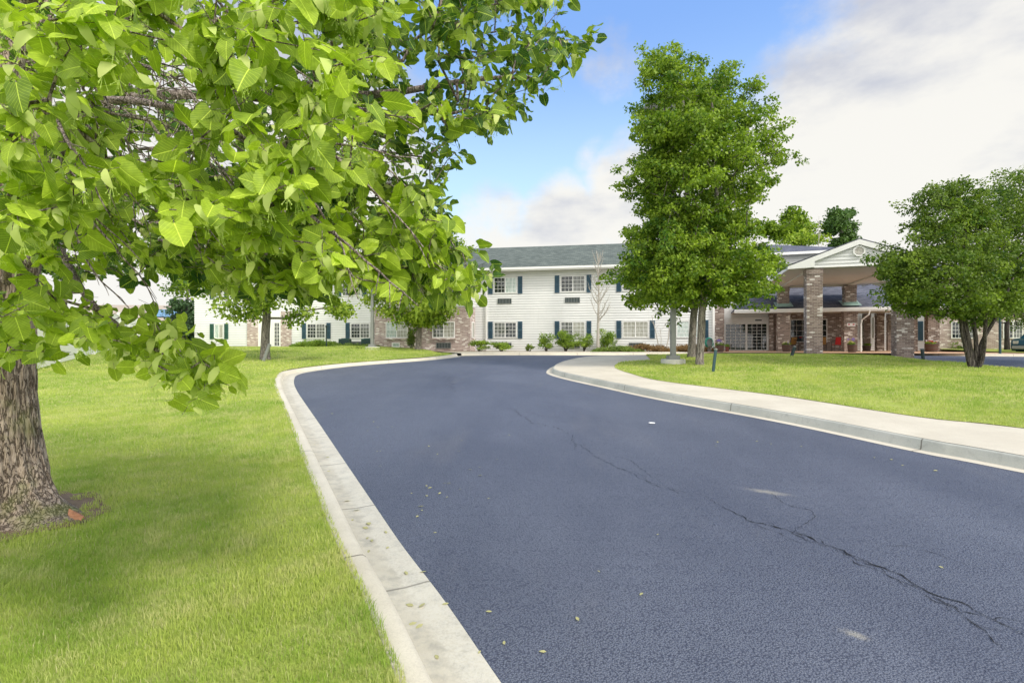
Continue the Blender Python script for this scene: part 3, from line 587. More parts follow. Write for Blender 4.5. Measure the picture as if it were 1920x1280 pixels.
def near_linden():
    base = Vector((-4.20, 4.22, lawnz(-4.2, 4.2)-.03))
    root = empty('linden_tree', base, label='large linden tree at the left with rough trunk and big heart shaped leaves close up', cat='tree')
    tp = [base+Vector(p) for p in [(0, 0, -.1), (.0, 0, .35), (-.03, .02, 1.0), (-.02, .05, 1.9), (.06, .08, 2.8), (.1, .1, 4.0), (.05, .2, 5.4), (0, .2, 7.0)]]
    rad = [.31, .265, .215, .20, .19, .17, .12, .05]
    P = catmull(tp, 26); m = len(P); n = 150; rr = np.interp(np.linspace(0, len(rad)-1, m), range(len(rad)), rad); V = []; F = []
    for i, p in enumerate(P):
        h = max(p.z-base.z, 0)
        for k in range(n):
            a = 2*math.pi*k/n; c, s = math.cos(a), math.sin(a)
            wv = .10*mnoise.noise(Vector((c*2, s*2, h*1.3)))
            rd = mnoise.noise(Vector(((c+wv)*9.5, (s+wv)*9.5, h*1.7))); rd2 = mnoise.noise(Vector((c*20, s*20, h*6)))
            f = 1+.10*(min(abs(rd)*2.2, .9)-.45)+.03*rd2+.05*mnoise.noise(Vector((c*1.3, s*1.3, h*.8)))
            root_f = (.55*max(0, math.cos(a-R(-6)))**6+.30*max(0, math.cos(a-R(-100)))**5+.3*max(0, math.cos(a-R(150)))**5)
            f += .30*math.exp(-h/.22)+root_f*(1.7*math.exp(-h/.10)+.8*math.exp(-h/.30))
            V.append((p.x+c*rr[i]*f-base.x, p.y+s*rr[i]*f-base.y, p.z-base.z))
        if i:
            for k in range(n): F += [(i-1)*n+k, (i-1)*n+(k+1) % n, i*n+(k+1) % n, i*n+k]
    rawmesh('trunk', V, F, 4, M['bark'], root, smooth=True)
    # orange wound on the root
    mb = MB()
    ng = 9
    for i in range(ng):
        for j in range(5):
            r_ = .70+.15*i/(ng-1); a = R(-13+(j-2)*1.5*math.sin(math.pi*(i+.4)/ng))+random.uniform(-.012, .012); mb.v.append((math.cos(a)*r_, math.sin(a)*r_, .098+(.82-r_)*.33-.012*abs(j-2)+random.uniform(-.006, .006)))
    for i in range(ng-1):
        for j in range(4): mb.f.append((i*5+j, (i+1)*5+j, (i+1)*5+j+1, i*5+j+1))
    mb.build('bark_wound', M['wound'], root)
    # seeds: trunk + main limbs
    seeds = list(tp[2:]); par = [-1]+list(range(len(seeds)-1)); sr = rad[2:]
    def limb(k, pts, r0, r1):
        prev = k; q = catmull([seeds[k]]+[Vector(p) for p in pts], 4)[1:]
        for i, p in enumerate(q):
            seeds.append(p); par.append(prev); sr.append(r0+(r1-r0)*i/len(q)); prev = len(seeds)-1
    limb(2, [(-3.3, 3.5, 3.0), (-2.4, 2.9, 3.05), (-1.5, 2.3, 2.75), (-.9, 1.95, 2.4)], .034, .006)
    limb(2, [(-3.2, 3.9, 3.5), (-1.9, 3.6, 3.45), (-.9, 3.3, 3.3), (-.2, 3.2, 3.35), (.2, 3.2, 3.35)], .045, .005)
    limb(1, [(-3.2, 3.3, 2.55), (-2.5, 2.8, 2.25), (-1.9, 2.35, 1.85), (-1.22, 2.05, 1.56)], .030, .005)
    limb(1, [(-3.2, 3.9, 2.75), (-2.0, 3.6, 2.75), (-1.1, 3.2, 2.5), (-.3, 3.05, 2.25)], .036, .005)
    limb(3, [(-3.4, 3.7, 4.3), (-2.4, 3.4, 4.6), (-1.2, 3.2, 4.3), (-.3, 3.1, 4.0)], .06, .012)
    A = [(0,-70),(560,-70),(740,-20),(770,200),(690,320),(600,400),(612,520),(560,535),(470,490),(380,460),(300,420),(200,390),(0,500)]
    B = [(560,-80),(1060,-80),(1065,60),(1050,110),(1015,190),(975,240),(875,290),(862,330),(830,350),(800,330),(700,320),(600,320),(560,200)]
    B2 = [(1050,80),(1140,60),(1125,95),(1095,120),(1050,135)]
    C = [(300,330),(700,300),(840,370),(845,450),(935,520),(930,535),(890,560),(840,575),(760,580),(700,545),(640,550),(560,575),(450,570),(400,540),(300,520)]
    C2 = [(0,330),(300,330),(300,520),(250,540),(0,500)]
    D = [(-60,560),(60,550),(180,590),(350,640),(430,690),(450,740),(400,735),(300,715),(190,680),(60,690),(-60,700)]
    E = [(-100,-100),(770,-100),(740,250),(680,340),(600,460),(300,520),(-100,560)]
    H = [(230,230,130,110)]
    jobs = [(A, 1.4, 2.2, 195, H), (B, 2.35, 3.7, 360, ()), (B2, 3.0, 3.3, 9, ()), (C, 2.1, 3.3, 370, ()), (C2, 2.2, 3.2, 90, ()), (D, 1.75, 2.35, 46, ()), ([(340,640),(430,690),(448,735),(370,715)], 1.9, 2.1, 7, ()), (E, 3.0, 4.9, 520, ()), ([(100,120),(400,120),(400,360),(60,360)], 3.0, 4.6, 70, ())]
    att = []; 
    for poly, a, b, n, holes in jobs:
        xs = [p[0] for p in poly]; ys = [p[1] for p in poly]; got = 0
        while got < n:
            x = random.uniform(min(xs), max(xs)); y = random.uniform(min(ys), max(ys))
            if not inpoly(poly, np.array([x]), np.array([y]))[0]: continue
            if any(math.hypot((x-h[0])/h[2], (y-h[1])/h[3]) < 1 and random.random() < .75 for h in holes): continue
            if poly is A: dd = a+(b-a)*random.random()*(.6+.4*(700-x)/700)
            else: dd = random.uniform(a, b)
            v = W(x, y, dd); v.z += .04; att.append(tuple(v)); got += 1
    for k in range(70):      # the rest of the crown, out of the frame to the left and above
        x = random.uniform(-8.0, -1.8); y = random.uniform(2.2, 7.5); z = random.uniform(3.4, 8.2)
        if math.hypot(x+4.3, (y-4.6))/3.9 < math.sqrt(max(0, 1-((z-4)/4.6)**2)): 
            if CAMH+.74*y < z or x < -1.05*y: att.append((x, y, z))
    att = np.array(att)
    arr, pa, tips = grow(seeds, par, att, .25, sag=.03, step=.13)
    mb, r = branch_mesh(arr, pa, tips, .0016, .52, .05, sr, nside=lambda r: 6 if r > .006 else 4)
    for i in range(len(tp[2:]), len(sr)):
        p = par[i]; mb.tube([seeds[p], seeds[i]], [min(sr[p], sr[i]*1.25), sr[i]], 8, cap=False)
    # bare fine twigs in the open pocket of the crown
    for k in range(150):
        c = W(230+random.uniform(-150, 180), 230+random.uniform(-130, 150), random.uniform(1.9, 3.2)); d = Vector((random.uniform(.2, 1), random.uniform(-.7, .5), random.uniform(-.9, .6))).normalized()
        pts = [c]; 
        for q in range(4): d = (d+Vector((random.uniform(-.35, .35), random.uniform(-.35, .35), random.uniform(-.4, .25)))).normalized(); pts.append(pts[-1]+d*random.uniform(.05, .12))
        mb.tube(pts, [.0032, .0028, .0022, .0017, .001], 4, cap=False)
        if random.random() < .7: mb.tube([pts[2], pts[2]+Vector((random.uniform(-.1, .1), random.uniform(-.1, .1), random.uniform(-.1, .1)))], [.002, .001], 3, cap=False)
    for k in range(26):      # longer thin boughs that droop through the leaves
        px, py = random.uniform(40, 620), random.uniform(60, 420); dd = random.uniform(1.75, 2.5); q = W(px, py, dd); d = Vector((random.uniform(.5, 1), random.uniform(-.5, .1), random.uniform(-1.0, -.2))).normalized(); pts = [q]
        k_ = int(np.argmin(np.linalg.norm(arr-np.array(tuple(q)), axis=1))); mb.tube([arr[k_], q], [.006, .006], 5, cap=False)
        for _ in range(7): d = (d+Vector((random.uniform(-.2, .25), random.uniform(-.2, .2), random.uniform(-.3, .12)))).normalized(); pts.append(pts[-1]+d*random.uniform(.06, .11))
        mb.tube(pts, list(np.linspace(.0065, .0018, 8)), 6, cap=False)
        for i_ in (1, 2, 3, 4, 5, 6):
            dv = (d+Vector((random.uniform(-.9, .9), random.uniform(-.9, .9), random.uniform(-.7, .6)))).normalized()*random.uniform(.05, .13); mb.tube([pts[i_], pts[i_]+dv*.6, pts[i_]+dv+Vector((0, 0, -.01))], [.0025, .0018, .001], 4, cap=False)
    # leaves along the last stretch of every twig
    LPs, LD, LN, LS, TT, BP, BD, BN, BS = [], [], [], [], [], [], [], [], []
    for t in tips:
        chain = [t]
        while len(chain) < 5 and pa[chain[-1]] >= 0: chain.append(pa[chain[-1]])
        tip = Vector(arr[t]); prev = Vector(arr[chain[1]]); dr = (tip-prev).normalized(); near = tip.y < 2.4; inv = tip.x > -1.06*tip.y and tip.z-CAMH < .74*tip.y
        nl = random.choice((5, 6, 7, 8)) if inv else 4; ct = random.random()
        for q in range(nl):
            s = q/nl; base_p = tip-dr*(s*.26)+Vector((random.gauss(0, .012), random.gauss(0, .012), random.gauss(0, .012)))
            side = Vector((random.uniform(-1, 1), random.uniform(-1, 1), random.uniform(-.25, .35))); 
            pd = (side*.8+dr*.6).normalized(); pe = base_p+pd*random.uniform(.025, .06)
            mb.tube([base_p, pe], [.0011, .0008], 3, cap=False)
            d = (pd*.75+Vector((random.uniform(-.4, .4), random.uniform(-.4, .4), -random.uniform(.0, .95)))).normalized()
            nn = Vector((random.gauss(.25, .75), random.gauss(-.5, .6), random.gauss(.5, .6)))
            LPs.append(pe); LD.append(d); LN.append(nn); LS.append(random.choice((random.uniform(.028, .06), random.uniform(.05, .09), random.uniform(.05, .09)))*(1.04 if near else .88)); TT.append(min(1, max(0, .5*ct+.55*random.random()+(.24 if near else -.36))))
        if random.random() < (.75 if near else .4) and inv:
            for q in range(random.choice((2, 3, 4))):
                BP.append(tip-dr*random.uniform(0, .2)); BD.append(Vector((random.uniform(-.6, .6), random.uniform(-.6, .6), -random.uniform(.4, 1.2)))); BN.append(Vector((random.gauss(0, .6), -1, random.gauss(.3, .5)))); BS.append(random.uniform(.05, .085))
    f = lambda L: np.array([tuple(p) for p in L])
    b3 = np.array(tuple(base))
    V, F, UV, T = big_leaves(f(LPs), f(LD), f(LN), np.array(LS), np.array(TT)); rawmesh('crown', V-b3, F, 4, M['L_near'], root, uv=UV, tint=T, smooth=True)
    # flower bracts: narrow pale strips with small bud clusters
    n = len(BP); Pb, Db, Nb, Sb = f(BP), f(BD), f(BN), np.array(BS); Db /= np.linalg.norm(Db, axis=1)[:, None]; Sd = np.cross(Db, Nb); Sd /= np.linalg.norm(Sd, axis=1)[:, None]; Nb = np.cross(Sd, Db)
    rows = [(0, .05), (.2, .17), (.5, .2), (.8, .14), (1, .03)]; V = []
    for t, w in rows:
        for c in (-1, 1): V.append(Pb+Db*(t*Sb)[:, None]+Sd*(c*w*Sb)[:, None]+Nb*(.25*np.sin(t*3)*Sb)[:, None])
    V = np.stack(V, 1).reshape(-1, 3); Fq = []
    for i in range(4): Fq += [i*2, i*2+2, i*2+3, i*2+1]
    F = (np.arange(n)[:, None]*10+np.array(Fq)[None]).ravel(); rawmesh('flower_bracts', V-b3, F, 4, M['L_bract'], root, tint=np.repeat(RNG.uniform(0, 1, n), 10), smooth=True)
    bd = MB()
    for p, d, s in zip(BP, BD, BS):
        if random.random() < .6:
            c = p+Vector(d).normalized()*s*.8
            for q in range(6):
                e = c+Vector((random.gauss(0, .012), random.gauss(0, .012), random.uniform(-.045, -.01))); bd.tube([c, e], [.0006, .0006], 3, cap=False); rr_ = .0028
                bd.add([e+Vector(v)*rr_ for v in [(1,0,0),(-1,0,0),(0,1,0),(0,-1,0),(0,0,1),(0,0,-1)]], [(0,2,4),(2,1,4),(1,3,4),(3,0,4),(2,0,5),(1,2,5),(3,1,5),(0,3,5)])
    bd.v = [tuple(Vector(v)-base) for v in bd.v]; ob = bd.build('flower_buds', M['L_bract'], root)
    a = ob.data.attributes.new('tint', 'FLOAT', 'POINT'); a.data.foreach_set('value', np.full(len(ob.data.vertices), .2, dtype=np.float32))
    mb.v = [tuple(Vector(v)-base) for v in mb.v]; mb.build('branches', M['twig'], root, smooth=True)
near_linden()
def T0(px, py, Y=None, lawn=ilz):
    """a base point on the lawn seen at this pixel"""
    a, b = 1.0, 45.0
    for _ in range(50):
        m = (a+b)/2; X = (px-CX)/FPX*m
        if (CAMH-lawn(X, m))*FPX/m > py-HY: a = m
        else: b = m
    return Vector(((px-CX)/FPX*a, a, lawn((px-CX)/FPX*a, a)))
def up(b, *pp):     # trunk points: (px,py) at the base's distance (optionally dY)
    return [b+Vector((0, 0, -.15))]+[W(p[0], p[1], b.y+(p[2] if len(p) > 2 else 0)) for p in pp]
b1 = T0(1312, 684)
tree('shade_tree', 'tall green shade tree with straight grey trunk in front of its twin on the island', 'tree', b1, up(b1, (1312,672), (1315,620), (1318,560), (1328,500,.2), (1335,430,.4), (1345,350,.5), (1340,250,.5), (1330,150,.5)), [.155, .13, .122, .115, .12, .10, .08, .05, .02],
     np.concatenate([crown_points([(1228,72),(1262,92),(1290,115),(1335,108),(1385,118),(1415,165),(1440,205),(1428,220),(1485,245),(1468,290),(1446,325),(1434,370),(1410,400),(1400,420),(1240,430),(1205,395),(1168,330),(1200,300),(1210,270),(1188,215),(1218,190),(1218,130)], b1.y, 980, 1.25, 2.3, k=4, sp=.33),
        crown_points([(1205,230),(1300,230),(1310,560),(1235,560)], b1.y-1.1, 210, .5, .6, sp=.3), crown_points([(1500,400),(1512,398),(1480,425),(1455,445),(1435,440),(1460,415)], b1.y, 42, .6, .8, k=6, sp=.2),
        crown_points([(1190,420),(1400,400),(1440,440),(1445,490),(1465,495),(1462,515),(1440,540),(1418,552),(1405,585),(1365,565),(1325,555),(1285,560),(1230,565),(1180,535),(1172,500),(1205,465)], b1.y-.3, 640, 1.15, 2.1, k=4, sp=.32)]), 'L_main', .105, 54, .28, rtip=.0045, group='shade trees on the island', squash=.55)
b2 = T0(1297, 669.5)
tree('shade_tree', 'shade tree standing behind its twin, its trunk seen between the twin and the lamp post', 'tree', b2, up(b2, (1297,655), (1300,600), (1303,560), (1296,480), (1290,380), (1285,260), (1280,180)), [.17, .15, .14, .135, .12, .10, .08, .04],
     np.concatenate([crown_points([(1240,140),(1330,140),(1370,240),(1370,330),(1350,420),(1220,430),(1205,380),(1205,265)], b2.y, 210, 1.3, 2.4),
        crown_points([(1190,410),(1370,410),(1380,555),(1320,580),(1270,585),(1210,572),(1172,535),(1168,505),(1195,465)], b2.y, 350, 1.3, 2.4)]), 'L_main', .15, 52, .38, rtip=.005, group='shade trees on the island', squash=.55)
b3 = T0(1822, 689)
cr = [(1650,475),(1700,458),(1730,405),(1745,360),(1790,330),(1825,345),(1845,385),(1850,420),(1895,460),(1905,520),(1900,585),(1840,600),(1790,585),(1730,585),(1680,570),(1655,548),(1690,525),(1655,500)]
def stem(b, *pp, r=(.08, .07, .06, .045, .025)): return (up(b, *pp), list(r))
tree('multi_stem_tree', 'dark green tree with four dark stems from one base on the island', 'tree', b3, up(b3, (1822,680), (1816,640), (1808,590), (1815,520), (1810,440), (1800,370)), [.11, .09, .075, .06, .045, .03, .015],
     np.concatenate([crown_points([(x-6 if x < 1760 else x, y+6 if y < 480 else y) for x, y in cr], b3.y, 860, 1.3, 2.2, k=4, sp=.28), crown_points([(1770,350),(1790,335),(1830,355),(1850,430),(1740,440),(1720,400)], b3.y, 60, .8, 1, k=3, sp=.15)]), 'L_dark', .085, 54, .25, bark='barkd', rtip=.004, group=None, extra=[stem(b3, (1827,680), (1830,640), (1822,560), (1840,500)), stem(b3, (1832,682), (1842,640), (1870,590), (1900,520)), stem(b3, (1818,682), (1806,630), (1795,575), (1760,500)), stem(b3, (1838,683,-.1), (1845,650,-.2), (1848,600,-.4), (1850,520,-.6))])
b4 = Vector((21.2, 18.6, prof(18.6)+.15))
tree('crab_apple_tree', 'bushy tree at the right edge of the photo overlapping the four stemmed tree', 'tree', b4, [b4+Vector(p) for p in [(0,0,-.1),(0,0,1),(-.3,.1,2),(-.6,.1,3.2),(-.8,0,5)]], [.16, .13, .11, .07, .03],
     np.concatenate([crown_points([(1850,400),(1862,350),(1890,335),(1925,322),(2000,300),(2120,340),(2200,450),(2150,560),(1960,600),(1890,590),(1860,500)], 18.6, 1400, 1.5, 2.6, k=4)]), 'L_dark', .085, 60, .32, bark='barkd', rtip=.004)
b5 = T0(497, 674, lawn=lawnz)
tree('lawn_tree', 'leafy tree with plain grey trunk on the lawn in front of the white wing', 'tree', b5, up(b5, (497,660), (498,620), (500,580), (495,500), (490,420)), [.20, .17, .155, .145, .10, .05],
     crown_points([(300,480),(330,400),(420,330),(520,300),(620,340),(690,440),(690,560),(650,590),(600,600),(540,590),(460,590),(400,580),(330,570)], b5.y, 420, 1.4, 2.4), 'L_mid', .14, 55, .42, group='lawn trees by the white wing')
b6 = Vector((-5.65, 30.6, lawnz(-5.65, 30.6)))
tree('lawn_tree', 'leafy tree with slim trunk in front of the brick bay between its windows', 'tree', b6, up(b6, (785,645), (786,600), (788,560), (786,480), (785,400)), [.20, .17, .16, .145, .10, .05],
     crown_points([(745,352),(790,345),(830,385),(850,430),(872,470),(850,500),(875,540),(860,575),(820,600),(740,600),(700,580),(690,480),(700,400)], b6.y, 420, 1.5, 2.6), 'L_mid', .19, 60, .55, group='lawn trees by the white wing')
# far trees
def far_tree(px, base_z, Y, poly, label, leaf='L_far', n=160, size=.4, spread=.9, name='distant_tree', per=60):
    b = Vector(((px-CX)/FPX*Y, Y, base_z)); top = min(p[1] for p in poly); mid = sum(p[1] for p in poly)/len(poly)
    return tree(name, label, 'tree', b, [b, W(px, 600, Y), W(px, mid, Y), W(px+3, top+15, Y)], [.5, .35, .2, .05], crown_points(poly, Y, n, 1.6, 4), leaf, size, per, spread, bark='barkd', rtip=.02, step=1.5, group='far trees behind the roofs')
far_tree(1578, 1.0, 62, [(1572,378),(1582,380),(1594,395),(1606,425),(1616,448),(1600,470),(1555,475),(1545,445),(1555,400)], 'dense dark tree rising behind the entrance gable', per=45, n=230, spread=.6, size=.32)
far_tree(1505, 1.0, 60, [(1470,400),(1500,405),(1530,430),(1545,460),(1520,480),(1470,480),(1450,440)], 'lower pale green tree above the hip roof', 'L_mid', 120, .3, .8, per=60)
far_tree(350, 1.2, 52, [(338,560),(350,520),(364,560),(370,640),(345,648),(328,645)], 'dark conifer like tree between the neighbour house and the white wing', 'L_con', 120, .3, .8, per=90)
far_tree(120, 1.2, 60, [(-60,420),(60,380),(200,420),(260,520),(230,600),(-60,610)], 'pale far tree behind the white fence at far left', 'L_far', 140, .5, 1.1)
far_tree(2050, 1.0, 55, [(1960,420),(2050,380),(2140,430),(2150,600),(1950,600)], 'far tree beyond the car at the right edge', 'L_far', 120, .45, 1.0)
b7 = Vector((29.6, 30.6, 1.15))
tree('small_garden_tree', 'small dark tree in front of the far brick wing beside the car', 'tree', b7, up(b7, (1888,630), (1888,612), (1892,596), (1895,570)), [.14, .12, .12, .10, .05],
     crown_points([(1800,590),(1850,540),(1930,520),(1990,560),(1980,605),(1900,612),(1840,608)], b7.y, 130, 1.3, 1.8), 'L_dark', .14, 60, .45, bark='barkd')
# dead sapling tree, two bare sticks
def bare_tree(px, base, Y, top, label, name='bare_tree', lean=0, dens=38, w=46, seedn=1):
    rn = random.Random(seedn); b = Vector(((px-CX)/FPX*Y, Y, base)); root = empty(name, b, label=label, cat='tree'); H = (HY-top)/FPX*Y+CAMH-base; mb = MB(); tw = MB()
    tp = [Vector((0, 0, 0)), Vector((.02, 0, H*.3)), Vector((.05+lean*.5, 0, H*.6)), Vector((lean, 0, H))]; mb.tube(catmull(tp, 4), list(np.linspace(.11, .015, 13)), 8)
    tw.tube(catmull(tp, 4), list(np.linspace(.05, .008, 13)), 5, cap=False)
    for k in range(dens):
        h = rn.uniform(.28, .95)*H; t = h/H; c = Vector((lean*t, 0, h)); a = rn.uniform(0, 6.28); ln = (w/FPX*Y)*rn.uniform(.5, 1)*(1.05-.6*t*t)*(.55 if t < .3 else 1); d = Vector((math.cos(a)*.8, math.sin(a)*.5, rn.uniform(-.1, .4)+.9*t))
        pts = [c]
        for q in range(6): d = (d+Vector((rn.uniform(-.15, .15), rn.uniform(-.15, .15), .20))).normalized(); pts.append(pts[-1]+d*ln/5)
        tw.tube(pts, list(np.linspace(.028, .006, 7)), 4, cap=False)
        for q in (2, 3, 4):
            dd = (d+Vector((rn.uniform(-.9, .9), rn.uniform(-.9, .9), rn.uniform(-.2, .7)))).normalized(); tw.tube([pts[q], pts[q]+dd*ln*.35], [.012, .004], 3, cap=False)
    mb.build('trunk', M['palebark'], root, smooth=True); tw.build('branches', M['palebark'], root); return root
bare_tree(1121, 1.15, 31.5, 474, 'pale leafless tree standing against the white wall between two windows')
bare_tree(1532, 1.0, 55, 405, 'thin leafless tree top between the two far trees above the roof', lean=.2, dens=24, w=22, seedn=5)
# ------------------------------------------------------------------ buildings
class Frame:
    def __init__(s, ox, oy, deg): s.o = (ox, oy); s.a = R(deg); s.d = (math.cos(s.a), math.sin(s.a)); s.b = (-math.sin(s.a), math.cos(s.a))
    def x(s, px, y=0):          # local x where the sight line at px meets the local plane y
        k = (px-CX)/FPX; bx, by = s.o[0]+s.b[0]*y, s.o[1]+s.b[1]*y
        return (k*by-bx)/(s.d[0]-k*s.d[1])
    def Y(s, x, y): return s.o[1]+s.d[1]*x+s.b[1]*y
    def z(s, px, py, y=0): return CAMH+(HY-py)/FPX*s.Y(s.x(px, y), y)
    def w(s, x, y, z=0): return Vector((s.o[0]+s.d[0]*x+s.b[0]*y, s.o[1]+s.d[1]*x+s.b[1]*y, z))
def window(parent, x0, x1, z0, z1, y, panes=('dark', 'blind'), shut='shutter', sw=.30, nx=3, nz=4, sill=False, trim=.06, split=.5):
    f = MB(); t = trim; d = y-.05; e = y-.002
    f.box(x0, x1, d, e, z0, z0+t).box(x0, x1, d, e, z1-t, z1).box(x0, x0+t, d, e, z0+t, z1-t).box(x1-t, x1, d, e, z0+t, z1-t)
    xm = x0+(x1-x0)*split; mids = [x0+t, x1-t] if len(panes) == 1 else [x0+t, xm-.03, xm+.03, x1-t]
    if len(panes) > 1: f.box(xm-.03, xm+.03, d+.004, e, z0+t, z1-t)
    for k in range(len(panes)):
        a, b = mids[2*k], mids[2*k+1]
        for i in range(1, nx): c = a+(b-a)*i/nx; f.box(c-.008, c+.008, y-.034, y-.020, z0+t, z1-t)
        for i in range(1, nz): c = z0+t+(z1-z0-2*t)*i/nz; f.box(a, b, y-.0335, y-.0205, c-.010, c+.010)
    o = f.build('window', M['white'], parent)
    for k, pm in enumerate(panes): MB().box(mids[2*k], mids[2*k+1], y-.024, y-.021, z0+t, z1-t).build('pane', M[pm], o)
    if sill: MB().box(x0-.12, x1+.12, y-.12, y-.03, z0-.10, z0-.003).build('sill', M['brickp'], o)
    if shut:
        for a in (x0-sw-.08, x1+.08):
            s = MB().box(a, a+sw, y-.055, y-.002, z0-.03, z1+.03)
            for (p, q) in ((z0+.05, (z0+z1)/2-.03), ((z0+z1)/2+.04, z1-.05)):
                zz = p
                while zz < q-.03: s.add([(a+.04, y-.060, zz), (a+sw-.04, y-.060, zz), (a+sw-.04, y-.072, zz+.028), (a+.04, y-.072, zz+.028)], [(0,1,2,3)]); zz += .045
            s.build('shutter', M[shut], parent)
    return o
def grille(parent, x0, x1, z0, z1, y):
    g = MB().box(x0-.03, x1+.03, y-.05, y-.002, z1, z1+.03).box(x0-.03, x1+.03, y-.05, y-.002, z0-.03, z0).box(x0-.03, x0, y-.05, y-.002, z0, z1).box(x1, x1+.03, y-.05, y-.002, z0, z1)
    n = 9
    for i in range(1, n): c = x0+(x1-x0)*i/n; g.box(c-.012, c+.012, y-.04, y-.02, z0, z1)
    o = g.build('vent_grille', M['metal'], parent); MB().box(x0, x1, y-.018, y-.012, z0, z1).build('grille_back', M['dmetal'], o)
FA = Frame(0, 34, -10.4)
bA = empty('residence_building', FA.w(0, 0, 0), FA.a, label='long two storey white sided building with blue shutters and grey shingle roof', cat='building')
xe, xr = FA.x(365), FA.x(1339); ZB = .95; EV = 6.50
xc = FA.x(891)
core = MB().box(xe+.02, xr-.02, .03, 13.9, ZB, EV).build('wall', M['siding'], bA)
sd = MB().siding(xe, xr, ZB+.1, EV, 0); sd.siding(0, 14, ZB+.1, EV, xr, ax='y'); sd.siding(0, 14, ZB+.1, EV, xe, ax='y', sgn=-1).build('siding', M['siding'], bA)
MB().box(xr-.1, xr+.035, -.035, .1, ZB, EV).build('corner_board', M['white'], bA); xk = FA.x(912); MB().box(xk-.06, xk+.06, -.045, -.001, ZB, EV).build('corner_board', M['white'], bA)
# main roof: gable along x
rz = 9.38
def gable_roof(x0, x1, y0, y1, ze, zr, th=.12):
    ym = (y0+y1)/2; m = MB()
    m.add([(x0,y0,ze),(x1,y0,ze),(x1,ym,zr),(x0,ym,zr),(x0,y1,ze),(x1,y1,ze)], [(0,1,2,3),(3,2,5,4)])
    m.add([(x0,y0,ze-th),(x1,y0,ze-th),(x1,ym,zr-th),(x0,ym,zr-th),(x0,y1,ze-th),(x1,y1,ze-th)], [(3,2,1,0),(4,5,2,3)])
    m.add([(x0,y0,ze),(x1,y0,ze),(x1,y0,ze-th),(x0,y0,ze-th)], [(0,3,2,1)]); m.add([(x0,y0,ze),(x0,ym,zr),(x0,ym,zr-th),(x0,y0,ze-th)], [(0,1,2,3)]); m.add([(x1,y0,ze),(x1,ym,zr),(x1,ym,zr-th),(x1,y0,ze-th)], [(0,1,2,3)]); return m
gable_roof(xe-.5, xr+.5, -.55, 14.5, EV+.14, rz).build('roof', M['shingle'], bA)
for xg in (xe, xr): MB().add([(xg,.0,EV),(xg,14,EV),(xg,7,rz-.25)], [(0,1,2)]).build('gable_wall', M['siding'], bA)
MB().box(xe-.5, xr+.5, -.68, -.552, EV-.02, EV+.12).box(xe-.5, xr+.5, -.60, -.552, EV-.10, EV-.022).build('gutter', M['white'], bA)
MB().box(xe-.5, xr+.5, -.551, -.025, EV-.06, EV-.03).build('soffit', M['soffit'], bA)
zl0, zl1, zu0, zu1 = 2.03, 3.10, 5.00, 6.08
def wA(pa, pb, z0, z1, panes, y=0, **k): return window(bA, FA.x(pa, y), FA.x(pb, y), z0, z1, y-.018, panes, **k)
wA(926, 969, zl0, zl1, ('half', 'dark')); wA(1051, 1097.5, zl0, zl1, ('half', 'blind')); wA(1167, 1216, zl0, zl1, ('blind', 'blind')); wA(1268, 1316, zl0, zl1, ('pale', 'pale'))
wA(926, 969, zu0, zu1, ('dark', 'pale')); wA(1051, 1097.5, zu0, zu1, ('dark', 'half')); wA(1167, 1216, zu0, zu1, ('half', 'dark')); wA(1268, 1316, zu0, zu1, ('dark', 'blind'))
for a, b in ((934, 958.5), (1060, 1086.5), (1180, 1205)):
    grille(bA, FA.x(a), FA.x(b), 4.34, 4.64, -.018)
    grille(bA, FA.x(a), FA.x(b), 1.42, 1.70, -.018)
wA(403, 420, zl0, zl1, ('pale', 'blind'), shut='gshutter', nx=1, nz=1)
wA(576, 611, zl0, zl1, ('dark', 'half')); wA(658, 694, zl0, zl1, ('dark', 'half'))
wA(403, 420, zu0, zu1, ('pale', 'blind'), shut='gshutter', nx=1, nz=1); wA(576, 611, zu0, zu1, ('dark', 'half')); wA(642, 678, zu0, zu1, ('dark', 'half'))
grille(bA, FA.x(660), FA.x(681), 1.50, 1.78, -.018)
# brick panels and french door
for a, b in ((465, 485), (528, 547)): MB().box(FA.x(a), FA.x(b), -.10, .02, ZB, 4.0).build('brick_panel', M['brickp'], bA)
MB().box(FA.x(485)+.003, FA.x(528)-.003, -.07, -.021, ZB, 4.0).build('door_surround', M['white'], bA)
xd0, xd1 = FA.x(514), FA.x(527.5)
d = MB().box(xd0, xd0+.1, -.11, -.072, 1.3, 3.25).box(xd1-.1, xd1, -.11, -.072, 1.3, 3.25).box(xd0+.1, xd1-.1, -.11, -.072, 1.3, 1.5).box(xd0+.1, xd1-.1, -.11, -.072, 3.15, 3.25)
for i in range(1, 3): c = xd0+.1+(xd1-xd0-.2)*i/3; d.box(c-.012, c+.012, -.10, -.085, 1.5, 3.15)
for i in range(1, 6): c = 1.5+1.65*i/6; d.box(xd0+.1, xd1-.1, -.099, -.086, c-.012, c+.012)
dd = d.build('door', M['white'], bA); MB().box(xd0+.1, xd1-.1, -.082, -.075, 1.5, 3.15).build('pane', M['dark'], dd)
